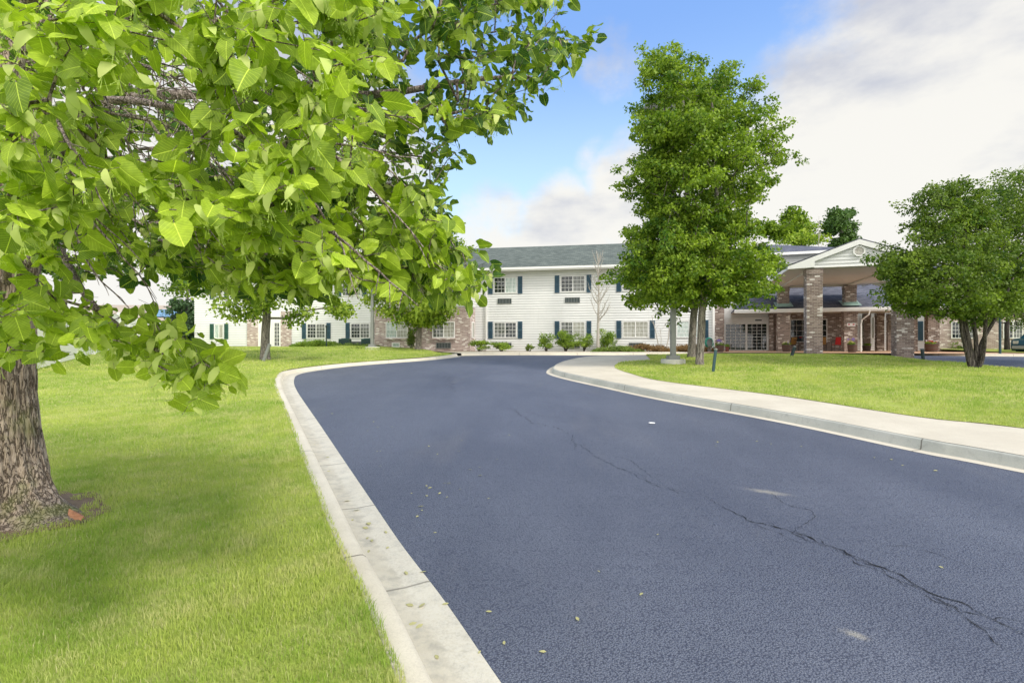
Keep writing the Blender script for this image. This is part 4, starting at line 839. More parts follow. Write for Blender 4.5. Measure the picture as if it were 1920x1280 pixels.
# brick bay
yb = -1.3; xb0, xb1 = FA.x(702, yb), FA.x(881.5, yb)
MB().box(xb0, xb1, yb, -.03, ZB, 4.05).build('brick_bay', M['brickp'], bA)
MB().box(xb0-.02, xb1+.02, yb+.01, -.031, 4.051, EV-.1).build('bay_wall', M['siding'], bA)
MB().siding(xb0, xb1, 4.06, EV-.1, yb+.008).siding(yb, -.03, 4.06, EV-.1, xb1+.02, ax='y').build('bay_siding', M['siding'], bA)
rs = (rz-EV-.14)/(7+.52); MB().add([(xb0-.5, yb-.55, EV+.02),(xb1+.45, yb-.55, EV+.02),(xb1+.45, 1.2, EV+.14+rs*1.75+.05),(xb0-.5, 1.2, EV+.14+rs*1.75+.05),(xb0-.5, yb-.55, EV-.12),(xb1+.45, yb-.55, EV-.12),(xb1+.45, 1.2, EV-.11),(xb0-.5, 1.2, EV-.11)], [(0,1,2,3),(4,7,6,5),(0,4,5,1),(1,5,6,2),(0,3,7,4)]).build('bay_roof', M['shingle'], bA)
MB().box(xb0-.5, xb1+.47, yb-.67, yb-.552, EV-.14, EV+.0).box(xb1+.452, xb1+.50, yb-.55, -.7, EV-.14, EV+.05).build('bay_gutter', M['white'], bA)
wA(724, 765, zl0, zl1, ('pale', 'blind'), y=yb, shut=None, sill=True); wA(811, 853, zl0, zl1, ('half', 'blind'), y=yb, shut=None, sill=True)
wA(724, 765, zu0, zu1, ('dark', 'blind'), y=yb, shut=None); wA(811, 853, zu0, zu1, ('dark', 'pale'), y=yb, shut=None)
g = MB(); x0, x1 = FA.x(735, yb), FA.x(750, yb); window(bA, x0, x1, 1.42, 1.74, yb-.002, ('pale',), None, nx=1, nz=1); grille(bA, FA.x(819, yb), FA.x(845, yb), 1.38, 1.70, yb-.002)
sw = MB().box(xb1+.002, xb1+.05, yb+.35, yb+.95, zl0, zl1).build('side_window', M['white'], bA); MB().box(xb1+.051, xb1+.056, yb+.42, yb+.88, zl0+.06, zl1-.06).build('pane', M['blind'], sw)
for px, y in ((699, -.1), (913, -.12), (1337, -.1)): MB().box(FA.x(px)-.05, FA.x(px)+.05, y-.04, y+.04, 1.0, EV-.1).build('downspout', M['white'], bA)
# entrance wing frame: origin at the front left pier of the canopy
FB = Frame(14.7, 25.0, -18.8); zg = 1.0
bB = empty('entrance_wing', FB.w(0, 0, 0), FB.a, label='brick entrance wing with porch, hip roof and glass sliding doors', cat='building')
yw = 11.6; xL = FB.x(1352, 10.2); xwR = FB.x(1585, yw)
# porch back walls
dx0, dx1 = FB.x(1359, 10.2), FB.x(1441, 10.2)
MB().box(dx1, dx1+.25, 9.9, yw, zg, 4.2).box(dx1+.25, xwR, yw, yw+.3, zg, 4.2).build('porch_wall', M['brick'], bB)
MB().box(dx0-.35, dx1-.003, 10.35, 10.6, zg, 4.2).build('door_wall', M['white'], bB)
zt = 3.42; sdm = MB()
sdm.box(dx0-.05, dx1, 10.18, 10.345, zt-.42, zt+.06).box(dx0-.05, dx0+.06, 10.2, 10.345, 1.2, zt-.42).box(dx1-.12, dx1, 10.2, 10.345, 1.2, zt-.42).box(dx0+.06, dx1-.12, 10.2, 10.345, 1.12, 1.24)
xm = (dx0+dx1)/2; sdm.box(xm-.06, xm+.06, 10.19, 10.3, 1.24, zt-.42)
for a, b in ((dx0+.06, xm-.06), (xm+.06, dx1-.12)):
    for i in range(1, 4): c = a+(b-a)*i/4; sdm.box(c-.012, c+.012, 10.25, 10.27, 1.24, zt-.42)
    for i in range(1, 8): c = 1.24+(zt-.42-1.24)*i/8; sdm.box(a, b, 10.251, 10.269, c-.012, c+.012)
sdo = sdm.build('sliding_door', M['white'], bB)
MB().box(dx0+.06, xm-.06, 10.28, 10.29, 1.24, zt-.42).box(xm+.06, dx1-.12, 10.28, 10.29, 1.24, zt-.42).build('pane', M['dark'], sdo)
MB().box(xm+.55, xm+.95, 10.13, 10.178, zt-.20, zt-.12).build('door_sensor', M['dmetal'], sdo)
window(bB, FB.x(1481, yw), FB.x(1551, yw), zg+.75, zg+2.35, yw-.002, ('dark', 'dark'), None, nx=3, nz=4)
wx = FB.x(1345, 9.0); MB().box(FB.x(1340, 8.6), FB.x(1358, 8.6), 8.6, 10.1, zg, 4.2).build('brick_pier', M['brick'], bB)
# porch roof
ex0, ex1 = FB.x(1396, 7.6), FB.x(1790, 7.6); ze = 3.86
MB().add([(ex0-.6,7.55,ze),(ex1,7.55,ze),(ex1-2.8,yw+1.2,ze+1.95),(ex0+.9,yw+1.2,ze+1.95),(ex0-.6,7.55,ze-.1),(ex1,7.55,ze-.1),(ex1,yw+1.2,ze-.1),(ex0-.6,yw+1.2,ze-.1)],
   [(0,1,2,3),(0,4,5,1),(1,5,6,2),(0,3,7,4)]).build('porch_roof', M['shingleb'], bB)
MB().box(ex0-.6, ex1, 7.42, 7.548, ze-.17, ze-.01).box(ex0-.6, ex1, 7.46, 7.548, ze-.25, ze-.172).build('porch_gutter', M['white'], bB)
MB().box(ex0-.6, ex1, 7.55, yw+.3, ze-.16, ze-.12).build('porch_ceiling', M['soffit'], bB)
# upper storey block behind
ux0, ux1 = FB.x(1330, 13), FB.x(1590, 13); uz = FB.z(1470, 478, 13)
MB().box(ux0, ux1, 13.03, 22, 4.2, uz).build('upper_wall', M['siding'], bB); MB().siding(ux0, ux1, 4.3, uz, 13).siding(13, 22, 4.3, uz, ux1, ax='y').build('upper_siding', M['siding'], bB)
MB().add([(ux0-.6,12.4,uz+.1),(ux1+.6,12.4,uz+.1),(ux1+.6,22.6,uz+.1),(ux0-.6,22.6,uz+.1),(ux1-4,17.2,uz+1.5),(ux0+4,17.2,uz+1.5)], [(0,1,4,5),(1,2,4),(2,3,5,4),(3,0,5),(3,2,1,0)]).build('upper_roof', M['shingleb'], bB)
MB().box(ux0-.62, ux1+.62, 12.28, 12.398, uz-.1, uz+.08).box(ux1+.602, ux1+.7, 12.4, 22.6, uz-.1, uz+.08).build('upper_gutter', M['white'], bB)
for a, b in ((1405, 1432), (1455, 1480)): window(bB, FB.x(a, 13), FB.x(b, 13), uz-1.75, uz-.6, 12.98, ('dark', 'half'), None, nx=2, nz=3)
# porch piers (also carry the rear of the canopy)
def pier(parent, x, y, w, z0, z1, m='brick', d=None):
    d = d or w; o = MB().box(x-w/2, x+w/2, y-d/2, y+d/2, z0, z1-.28); o = o.build('pillar', M[m], parent)
    MB().box(x-w/2-.02, x+w/2+.02, y-d/2-.02, y+d/2+.02, z1-.28, z1-.02).build('cap_course', M[m], o); return o
SP, CD = 3.66, 8.2
for x in (0, SP): pier(bB, x, CD+.02, .70, zg, ze-.14)
for px, y, w in ((1625, 12.4, .36), (1649, 12.0, .42), (1668, 13.2, .3), (1747, 9.6, .56), (1711, 9.9, .40)): pier(bB, FB.x(px, y), y, w, zg, ze-.14)
dsx = SP+.50
MB().tube([(dsx+.35, 7.44, ze-.2), (dsx+.33, 7.5, ze-.45), (dsx+.05, 7.75, ze-.75), (dsx, 7.78, ze-1.0), (dsx, 7.78, zg+.15)], .045, 8).build('downspout', M['white'], bB)
sg = MB().box(SP-.22, SP+.22, 7.80, 7.845, 2.72, 2.92).build('wall_sign', M['white'], bB)
MB().box(SP-.17, SP-.07, 7.79, 7.798, 2.80, 2.87).box(SP+.07, SP+.17, 7.79, 7.798, 2.80, 2.87).build('sign_mark', M['red'], sg)
# canopy
cn = empty('entrance_canopy', FB.w(0, 0, 0), FB.a, label='gabled white drive-through canopy on tall brick pillars with round louvre', cat='canopy')
sz = 5.30; ap = 6.62; xm = SP/2; ov = 1.12; he = 5.50; sl_ = (ap-he)/(xm+ov)
for x in (0, SP):
    pier(cn, x, 0, .68, .85, sz, d=.68)
    p = pier(cn, x, CD, .62, ze+.35, sz-.02); MB().box(x-.36, x+.36, CD-.36, CD+.34, ze+.12, ze+.345).add([(x-.5, CD-.62, ze+.115), (x+.5, CD-.62, ze+.115), (x+.5, CD+.4, ze+.50), (x-.5, CD+.4, ze+.50)], [(0,1,2,3)]).build('flashing', M['flash'], cn)
yf = -.45; ybk = CD+1.7
MB().add([(-ov-.04, yf, he),(xm, yf, ap),(SP+ov+.04, yf, he),(-ov-.04, ybk, he),(xm, ybk, ap),(SP+ov+.04, ybk, he)]+[(-ov-.04, yf, he-.05),(xm, yf, ap-.05),(SP+ov+.04, yf, he-.05),(-ov-.04, ybk, he-.05),(xm, ybk, ap-.05),(SP+ov+.04, ybk, he-.05)],
   [(0,1,4,3),(1,2,5,4),(6,9,10,7),(7,10,11,8),(0,6,7,1),(1,7,8,2),(0,3,9,6),(2,8,11,5)]).build('roof', M['shingleb'], cn)
gz = sz+.02
gw = MB(); gw.prism([(-.02, gz), (SP+.02, gz), (SP+.02, he+sl_*(ov)-.12), (xm, ap-.12), (-.02, he+sl_*(ov)-.12)], -.32, -.20)
z = gz
gw.build('gable_wall', M['siding'], cn)
gs = MB(); zz = gz
while zz < ap-.2:
    z2 = min(zz+.17, ap-.13); lim = lambda q: max(0, min(xm+.02, (ap-.13-q)/sl_)); a, b = lim(zz), lim(z2)
    gs.add([(xm-a, -.345, zz), (xm+a, -.345, zz), (xm+b, -.323, z2), (xm-b, -.323, z2), (xm-a, -.323, zz), (xm+a, -.323, zz)], [(0,1,2,3),(0,4,5,1)]); zz = z2
gs.build('gable_siding', M['siding'], cn)
rk = MB()
for s in (-1, 1):
    q = [(xm, ap-.052), (xm+s*(xm+ov), he-.052), (xm+s*(xm+ov), he-.20), (xm+s*(xm+.02), gz+.02), (xm+s*(xm+.02), he+sl_*ov-.30), (xm, ap-.30)]
    rk.prism(q if s > 0 else q[::-1], yf, yf+.06)
    rk.prism([(xm+s*(xm+ov), he-.06), (xm+s*(xm+ov+.05), he-.06), (xm+s*(xm+ov+.05), he-.21), (xm+s*(xm+ov), he-.21)], yf, ybk)
rk.build('fascia', M['white'], cn)
so_ = MB().box(-ov, SP+ov, yf+.061, ybk-1.0, sz+.012, sz+.03); so_.build('soffit', M['soffit'], cn)
bm_ = MB().box(-.2, SP+.2, -.20, .22, sz-.02, sz+.008).box(-.20, .16, .22, CD+.3, sz-.08, sz+.008).box(SP-.16, SP+.20, .22, CD+.3, sz-.08, sz+.008).box(.16, SP-.16, CD-.1, CD+.25, sz-.08, sz+.008); bm_.build('beam', M['soffit'], cn)
vt = MB(); vz = 6.02
n = 8
for k in range(n):
    a0, a1 = R(22.5+45*k), R(22.5+45*(k+1)); P = lambda a, r, y: (xm+math.cos(a)*r, y, vz+math.sin(a)*r)
    vt.add([P(a0,.27,-.40),P(a1,.27,-.40),P(a1,.20,-.40),P(a0,.20,-.40),P(a0,.27,-.34),P(a1,.27,-.34),P(a1,.20,-.35),P(a0,.20,-.35)], [(0,1,2,3),(0,4,5,1),(3,2,6,7)])
vo_ = vt.build('louvre_vent', M['white'], cn); lv = MB()
for k in range(6): q = vz-.17+k*.062; hw = math.sqrt(max(.001, .205**2-(q+.02-vz)**2)); lv.add([(xm-hw, -.385, q), (xm+hw, -.385, q), (xm+hw, -.355, q+.05), (xm-hw, -.355, q+.05)], [(0,1,2,3)])
lv.build('louvre', M['soffit'], vo_)
# far right wing
bC = empty('brick_wing', FB.w(0, 0, 0), FB.a, label='low brick wing with white framed windows behind the right hand trees', cat='building')
yc = 14.0; cx0, cx1 = FB.x(1762, yc), FB.x(2050, yc)
MB().box(cx0, cx1, yc, 14.75, .9, 6.1).build('wall', M['brickp'], bC)
YL = 14.8; wx0, wx1 = FB.x(1590, YL), FB.x(1765, YL)
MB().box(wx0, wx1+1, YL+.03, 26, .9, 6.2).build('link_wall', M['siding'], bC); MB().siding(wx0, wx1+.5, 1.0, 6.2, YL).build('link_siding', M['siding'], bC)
for a, b, p in ((1613, 1621, 'blind'), (1632, 1640, 'blind')): window(bC, FB.x(a, YL), FB.x(b, YL), 2.0, 3.6, YL-.02, (p,), None, nx=1, nz=1)
window(bC, FB.x(1711, YL), FB.x(1718, YL), 1.9, 3.2, YL-.02, ('blind',), 'shutter', nx=1, nz=1)
for a, b in ((1783, 1826), (1880, 1918)): window(bC, FB.x(a, yc), FB.x(b, yc), 2.0, 3.15, yc-.002, ('dark', 'half'), None)
gable_roof(wx0-.5, cx1+.5, yc-.6, 26.6, 6.15, 7.8).build('roof', M['shingleb'], bC)
MB().box(wx0-.5, cx1+.5, yc-.72, yc-.602, 6.0, 6.14).build('gutter', M['white'], bC); MB().box(wx0-.5, cx1+.5, yc-.6, 17.0, 6.0, 6.02).build('soffit', M['soffit'], bC)
xfl = G(1766, 663).x; S(sheet('far_lawn', [(p.x, p.y) for p in fko(1.75) if p.x > xfl-1.2]+[(60, 22), (60, 50), tuple(FB.w(FB.x(1762, 15), 15))[:2], tuple(FB.w(FB.x(1766, 9.5), 9.5))[:2]], lambda x, y: prof(y)+.15+.12*sm(25.5, 32, y), M['lawn'], 1))
# neighbour house at the left
hx, hy = -39.3, 56.0; nb_ = empty('neighbour_house', (hx, hy, 1.2), R(8), label='tan neighbour house with blue solar panels on its roof beyond the lawn', cat='house')
MB().box(-9, 3, 0, 8, -.5, 2.6).build('wall', M['stucco'], nb_); gable_roof(-9.5, 3.5, -.7, 8.7, 2.65, 4.9).build('roof', M['tile'], nb_)
MB().add([(-1.2, .6, 3.42), (2.2, .6, 3.42), (2.2, 2.6, 4.35), (-1.2, 2.6, 4.35)], [(0,1,2,3)]).build('solar_panel', M['solar'], nb_)
MB().box(-9.5, 3.5, -.78, -.702, 2.42, 2.64).build('fascia', M['white'], nb_); window(nb_, -.5, 1.2, .7, 2.0, -.002, ('dark', 'half'), None, nx=2, nz=2); window(nb_, -6, -4, .7, 2.0, -.002, ('dark', 'half'), None, nx=2, nz=2)
# white board fence
fr = empty('board_fence', (0, 0, 0), label='pale vertical board fence behind the lawn at the far left', cat='fence')
fa, fb = Vector((-14.6, 15.5, 0)), Vector((-30.0, 44.0, 0)); Lf = (fb-fa).length; fd = (fb-fa)/Lf; fb_ = MB(); npan = 12
for k in range(npan):
    p = MB(); a = fa+fd*(Lf*k/npan); b = fa+fd*(Lf*(k+1)/npan); nbd = 16
    for i in range(nbd):
        s0 = a.lerp(b, (i+.04)/nbd); s1 = a.lerp(b, (i+.96)/nbd); z0 = lawnz(s0.x, s0.y); p.bar(s0+Vector((0, 0, z0+.95)), s1+Vector((0, 0, z0+.95)), .02, 1.75)
    p.build('fence_panel', M['fence'], fr); z0 = lawnz(a.x, a.y); MB().box(a.x-.06, a.x+.06, a.y-.06, a.y+.06, z0-.2, z0+1.95).build('fence_post', M['fence'], fr)
# ------------------------------------------------------------------ shrubs and ground cover
def shrub(px, py, wpx, hpx, label, Y=32.2, leaf='L_bush', name='shrub', n=16, per=90, size=.085, group=None, cat='shrub'):
    wpx *= 1.18; hpx *= 1.12; b = Vector(((px-CX)/FPX*Y, Y, 1.15)); rx = wpx/2/FPX*Y; h = (py-(py-hpx))/FPX*Y; root = empty(name, b, label=label, cat=cat, group=group); st = MB(); pts = []
    for k in range(n):
        a = random.uniform(0, 6.28); q = math.sqrt(random.random())*.72; t = random.uniform(.28, .88); pts.append((math.cos(a)*q*rx, math.sin(a)*q*rx, t*h))
        if k % 2 == 0: st.tube([(0, 0, -.1), (pts[-1][0]*.4, pts[-1][1]*.4, t*h*.5), pts[-1]], [.025, .018, .006], 4, cap=False)
    st.build('stems', M['barkd'], root); V, F, T = cloudleaf(np.array(pts), rx*.42, per, size, squash=.75*h/(2*rx) if rx > 0 else 1); V[:, 2] = np.maximum(V[:, 2], .02)
    rawmesh('foliage', V, F, 3, M[leaf], root, tint=T); return root
SG = 'shrubs along the white wall'
shrub(1025, 658, 33, 32, 'round sparse shrub left of the dense yellow green ball shrub', group=SG)
shrub(1060, 658, 34, 42, 'tallest dense yellow green ball shrub below the window', group=SG, n=26, per=130)
shrub(1094, 658, 35, 33, 'round bright shrub between the tallest ball shrub and the leafless tree', group=SG)
shrub(1138, 657, 33, 40, 'squarish clipped shrub just right of the leafless tree', group=SG, n=24)
shrub(993, 659, 18, 14, 'smallest scrubby shrub alone on the wall base', group=SG, n=8, per=60, leaf='L_jun')
shrub(941, 659, 46, 17, 'low wide spreading shrub below the wall vent', group=SG, leaf='L_bush', n=22)
shrub(899, 659, 34, 20, 'loose green shrub at the corner of the brick bay', group=SG, n=16)
shrub(771, 655, 18, 42, 'narrow upright shrub against the brick bay beside the slim tree', Y=31.8, n=16, leaf='L_jun')
for px, w_, h_, lb in ((1795, 40, 18, 'green shrub below the brick wing window left of the stems'), (1850, 40, 16, 'green shrub at the brick wing seen between the stems'), (1905, 34, 18, 'green shrub by the brick wing behind the car')):
    shrub(px, 655, w_, h_, lb, Y=35.0, leaf='L_dark', group='shrubs below the brick wing windows', n=16, size=.12)
shrub(1732, 655, 14, 12, 'small dark shrub by the white link wall', Y=38, leaf='L_dark', n=8)
def juniper(pa, pb, Y, h, label, leaf, lawn=False, base=1.15, n=90):
    x0, x1 = (pa-CX)/FPX*Y, (pb-CX)/FPX*Y; cx = (x0+x1)/2; root = empty('juniper_hedge', (cx, Y, base), label=label, cat='ground cover shrub', group='low spreading junipers'); pts = []
    for k in range(n):
        t = random.uniform(-1, 1); hh = h*(1-abs(t)**2.5)*random.uniform(.2, .85); pts.append((t*(x1-x0)/2, random.uniform(-.55, .55), hh))
    V, F, T = cloudleaf(np.array(pts), .32, 110, .07, squash=.45, up=.9); rawmesh('foliage', V, F, 3, M[leaf], root, tint=T)
    st = MB()
    for k in range(0, n, 6): st.tube([(pts[k][0]*.8, 0, -.1), pts[k]], [.02, .008], 4, cap=False)
    st.build('stems', M['barkd'], root)
juniper(1112, 1200, 30.6, .38, 'low green juniper left part of the wall bed', 'L_jun', n=80)
juniper(1160, 1262, 31.0, .50, 'rusty brown topped juniper left of the lamp post', 'L_rust', n=90)
juniper(1255, 1345, 31.0, .50, 'rusty juniper behind the shade tree trunks', 'L_rust', n=80)
juniper(546, 640, 31.5, .48, 'mounded bright juniper on the lawn before the white wing', 'L_bush', base=1.40, n=110)
juniper(625, 712, 31.0, .26, 'flat juniper trailing from the mounded one to the light pole base', 'L_jun', base=1.38, n=70)
# leaning bare sticks
def stick(pa, pb, Y, label, r=.035, name='bare_sapling'):
    a, b = W(pa[0], pa[1], Y), W(pb[0], pb[1], Y); root = empty(name, a, label=label, cat='sapling'); m = MB().tube([(0, 0, 0), (b-a)*.5+Vector((.03, 0, 0)), b-a], [r, r*.8, r*.4], 6); 
    t = MB().tube([(0, 0, .1), (b-a)*.5+Vector((.03, 0, 0)), (b-a)*.98], [r*.3, r*.3, r*.2], 4)
    for q in (.6, .75, .9): t.tube([(b-a)*q, (b-a)*q+Vector((random.uniform(-.3, .3), 0, .3))], [r*.35, .006], 4)
    m.build('trunk', M['palebark'], root); t.build('branches', M['palebark'], root)
stick((1236,655), (1222,592), 30.9, 'thin pale leafless sapling leaning left under the big crown'); stick((1249,655), (1256,612), 30.8, 'thin pale leafless sapling leaning right beside the lamp post'); stick((1239,655), (1238.5,616), 30.7, 'short straight dark stake between two leaning saplings', .02)
# ------------------------------------------------------------------ street furniture
def lamp_post(base, h, label, head_px=None, r=.075, arm=-.75, grp=None):
    root = empty('lamp_post', base, label=label, cat='lamp post', group=grp); w = r*1.1
    MB().lathe([(.42,-.2),(.42,.14),(.40,.16),(.0,.16)], 28, cap=False).build('footing', M['base'], root)
    MB().box(-.19, .19, -.19, .19, .16, .30).build('base_cover', M['metal'], root, bevel=.01)
    MB().add([(-w,-w,.30),(w,-w,.30),(w,w,.30),(-w,w,.30),(-w*.75,-w*.75,h),(w*.75,-w*.75,h),(w*.75,w*.75,h),(-w*.75,w*.75,h)], [(0,1,5,4),(1,2,6,5),(2,3,7,6),(3,0,4,7),(4,5,6,7)]).build('pole', M['metal'], root)
    MB().box(min(arm, 0), max(arm, 0), -.04, .04, h-.18, h-.10).build('arm', M['metal'], root)
    hd = MB().box(arm-.28, arm+.16, -.20, .20, h-.24, h-.02).build('lamp_head', M['metal'], root, bevel=.015)
    MB().box(arm-.22, arm+.10, -.15, .15, h-.252, h-.241).build('lens', M['blind'], hd); return root
bl = T0(1262, 681.5); hl = (HY-197)/FPX*bl.y+CAMH-bl.z
lamp_post(bl, hl, 'tall square grey lamp post on a round concrete footing left of the shade tree trunks')
bl2 = Vector(((698-CX)/FPX*29.5, 29.5, 1.33)); lamp_post(bl2, 7.5, 'grey lamp post standing at the left corner of the brick bay on a concrete footing', arm=.75)
mpx = Vector(((612-CX)/FPX*30.5, 30.5, 1.4)); mp = empty('thin_post', mpx, label='thin dark post in the juniper in front of the left wing window', cat='post'); MB().tube([(0,0,-.1),(0,0,1.25)], .035, 8).build('pole', M['dmetal'], mp); MB().lathe([(.06,1.25),(.08,1.30),(.02,1.38)], 12).build('lamp_cap', M['dmetal'], mp)
fpz = Vector(((1875-CX)/FPX*26, 26, 1.1)); fp = empty('green_pole', fpz, label='slim teal pole beside the far kerb near the parked car', cat='post'); MB().tube([(0,0,-.1),(0,0,4.2)], .055, 10).build('pole', M['teal'], fp); MB().lathe([(.12,0),(.12,.06),(.06,.08)], 12).build('base_plate', M['teal'], fp)
def bollard(px, py, top, label, lawn=ilz, r=.045, m='teal', Y=None):
    b = T0(px, py, lawn=lawn) if Y is None else Vector(((px-CX)/FPX*Y, Y, CAMH-(py-HY)/FPX*Y)); t = W(top[0], top[1], b.y); v = t-b; root = empty('path_light', b, label=label, cat='bollard light', group='leaning path lights'); d = v.normalized()
    MB().tube([-d*.1, v], r, 12).build('post', M[m], root); MB().tube([v, v+d*.012, v+d*.03, v+d*.05], [r*1.02, r*1.15, r*1.15, r*.5], 12).build('cap', M['metal'], root)
bollard(1337, 697, (1342, 656), 'leaning teal path light in the sunlit grass right of the shade tree trunk')
bollard(1484, 668, (1490, 651), 'leaning dark path light at the lawn edge left of the tall brick pillar', m='dmetal', r=.06)
bollard(1731, 672, (1729, 655), 'short dark path light between the right brick pillar and the barrel planter', m='dmetal', r=.06)
bollard(494, 677, (505, 647), 'tilted grey path light leaning against the lawn tree trunk', lawn=lawnz, r=.06, m='metal')
# barrels with flowers
def barrel(px, Y, dia, h, z, label, cols=('white_fl', 'purple'), mat_='wood', spike=False, wide=False, group='barrel planters along the porch'):
    b = Vector(((px-CX)/FPX*Y, Y, z)); root = empty('barrel_planter', b, label=label, cat='planter', group=group); r = dia/2
    MB().lathe([(r*.78,0),(r*.9,h*.4),(r*1.0,h),(r*.92,h),(r*.90,h*.85),(0.01,h*.85)], 22, cap=False).build('barrel', M[mat_], root, smooth=False)
    hp = MB()
    for q in (.15, .5, .9): rr = r*(.78+.24*q)+.012; hp.lathe([(rr-.006, h*q), (rr, h*q), (rr+.004, h*q+.03), (rr-.006, h*q+.03)], 22, cap=False)
    hp.build('hoop', M['iron'], root)
    pts = np.array([(random.uniform(-1, 1)*r*.7, random.uniform(-1, 1)*r*.7, h+random.uniform(0, .1)) for _ in range(14)]); V, F, T = cloudleaf(pts, .10, 40, .05); rawmesh('foliage', V, F, 3, M['L_bush'], root, tint=T)
    for c in cols:
        pts = np.array([(random.uniform(-1, 1)*r*.7, random.uniform(-1, 1)*r*.7, h+random.uniform(.05, .2)+(.15 if c == 'purple' else 0)) for _ in range(6)]); V, F, T = cloudleaf(pts, .06, 16, .05); rawmesh('flowers', V, F, 3, M[c], root)
    return root
zp = 1.18
barrel(1350, 29.8, .44, .40, zp, 'dark wooden barrel planter by the brick pier left of the sliding doors')
barrel(1474.5, 31.2, .50, .44, zp-.02, 'barrel planter with pale flowers by the porch pillar right of the sliding doors', ('white_fl', 'yellow'))
barrel(1598, 29.0, .48, .46, zp-.02, 'tapered barrel planter with yellow flowers beside the downspout', ('yellow', 'purple'))
barrel(1747, 30.2, .66, .50, zp-.02, 'largest barrel planter with red and white flowers at the right end of the porch', ('white_fl', 'red'))
barrel(1712, 33.5, .5, .5, zp, 'barrel planter half hidden behind the right brick pillar', ('white_fl',))
barrel(1625, 34.0, .5, .35, zp, 'low barrel of green plants at the far porch pillars', ())
barrel(1363.5, 31.5, .24, .30, zp, 'small dark red pot with a tall plant at the sliding door', (), 'hoop_red', group='flower pots')
# porch chairs and table
def chair(px, Y, z, rot, m, label):
    b = Vector(((px-CX)/FPX*Y, Y, z)); root = empty('patio_chair', b, rot, label=label, cat='chair', group='porch chairs')
    MB().box(-.24, .24, -.24, .22, .42, .46).build('seat', M[m], root, bevel=.01); MB().add([(-.24,.22,.46),(.24,.22,.46),(.24,.32,.92),(-.24,.32,.92),(-.24,.25,.46),(.24,.25,.46),(.24,.35,.92),(-.24,.35,.92)], [(0,1,2,3),(7,6,5,4),(0,4,5,1),(3,2,6,7),(0,3,7,4),(1,5,6,2)]).build('backrest', M[m], root)
    for sx in (-1, 1):
        for sy in (-1, 1): MB().tube([(sx*.25, sy*.22, 0), (sx*.25, sy*.22, .44 if sy > 0 else .64)], .014, 8).build('leg', M['dmetal'], root)
        MB().tube([(sx*.25, -.22, .64), (sx*.25, .26, .66)], .016, 8).build('armrest', M['dmetal'], root)
chair(1570, 33.3, 1.16, R(172), 'red', 'red patio chair standing left of the porch pillar with the sign')
chair(1482, 35.6, 1.18, R(200), 'tan', 'tan patio chair left of the round porch table'); chair(1541, 34.6, 1.18, R(150), 'tan', 'tan patio chair right of the tall brick pillar')
tb = empty('patio_table', Vector(((1500-CX)/FPX*35.4, 35.4, 1.18)), label='dark round patio table with red flowers on the porch', cat='table')
MB().lathe([(.45,.70),(.46,.72),(.45,.74),(.0,.74)], 24, cap=False).build('tabletop', M['dmetal'], tb)
for k in range(4): a = R(45+90*k); MB().tube([(math.cos(a)*.34, math.sin(a)*.34, 0), (math.cos(a)*.25, math.sin(a)*.25, .71)], .018, 8).build('leg', M['dmetal'], tb)
fv = empty('flower_pot', tb.location+Vector((.05, 0, .74)), label='small pot of red flowers on the patio table', cat='flower pot'); MB().lathe([(.05,0),(.07,.10),(.075,.12)], 12).build('pot', M['dmetal'], fv)
V, F, T = cloudleaf(np.array([(0, 0, .2), (.05, 0, .17), (-.05, 0, .18)]), .08, 30, .05); rawmesh('flowers', V, F, 3, M['red'], fv)
# hose reel
hr = empty('hose_reel', Vector(((1330-CX)/FPX*30.6, 30.6, 1.2)), label='coiled green garden hose on a reel by the white wall corner', cat='hose reel')
mh = MB()
for k in range(4): q = [(math.cos(t)*(.20+.015*k), -.06+.035*k, .52+math.sin(t)*(.26+.015*k)) for t in np.linspace(0, 6.28, 22)]; mh.tube(q, .018, 6, cap=False)
mh.tube([(.22,-.08,.5),(.24,-.08,.2),(.20,-.08,.02),(.05,-.1,.01)], .018, 6); mh.build('hose', M['green_hose'], hr); MB().box(-.10,.10,-.07,.07,0,.4).box(-.22,.22,.09,.12,.3,.75).build('reel_stand', M['metal'], hr)
# AC condensers
def condenser(px, label):
    b = Vector(((px-CX)/FPX*33.2, 33.2, 1.38)); root = empty('air_conditioner', b, label=label, cat='air conditioner', group='ground air conditioners'); MB().box(-.33, .33, -.3, .3, .05, .60).build('casing', M['gshutter'], root, bevel=.015)
    g = MB()
    for i in range(10): g.box(-.29, .29, -.312, -.302, .10+i*.045, .125+i*.045)
    g.build('louvre', M['dmetal'], root); MB().lathe([(.24,.60),(.24,.63),(.05,.64)], 18).build('fan_guard', M['dmetal'], root)
condenser(647, 'dark green air conditioner left of its twin below the wing window'); condenser(689, 'dark green air conditioner nearest the brick bay')
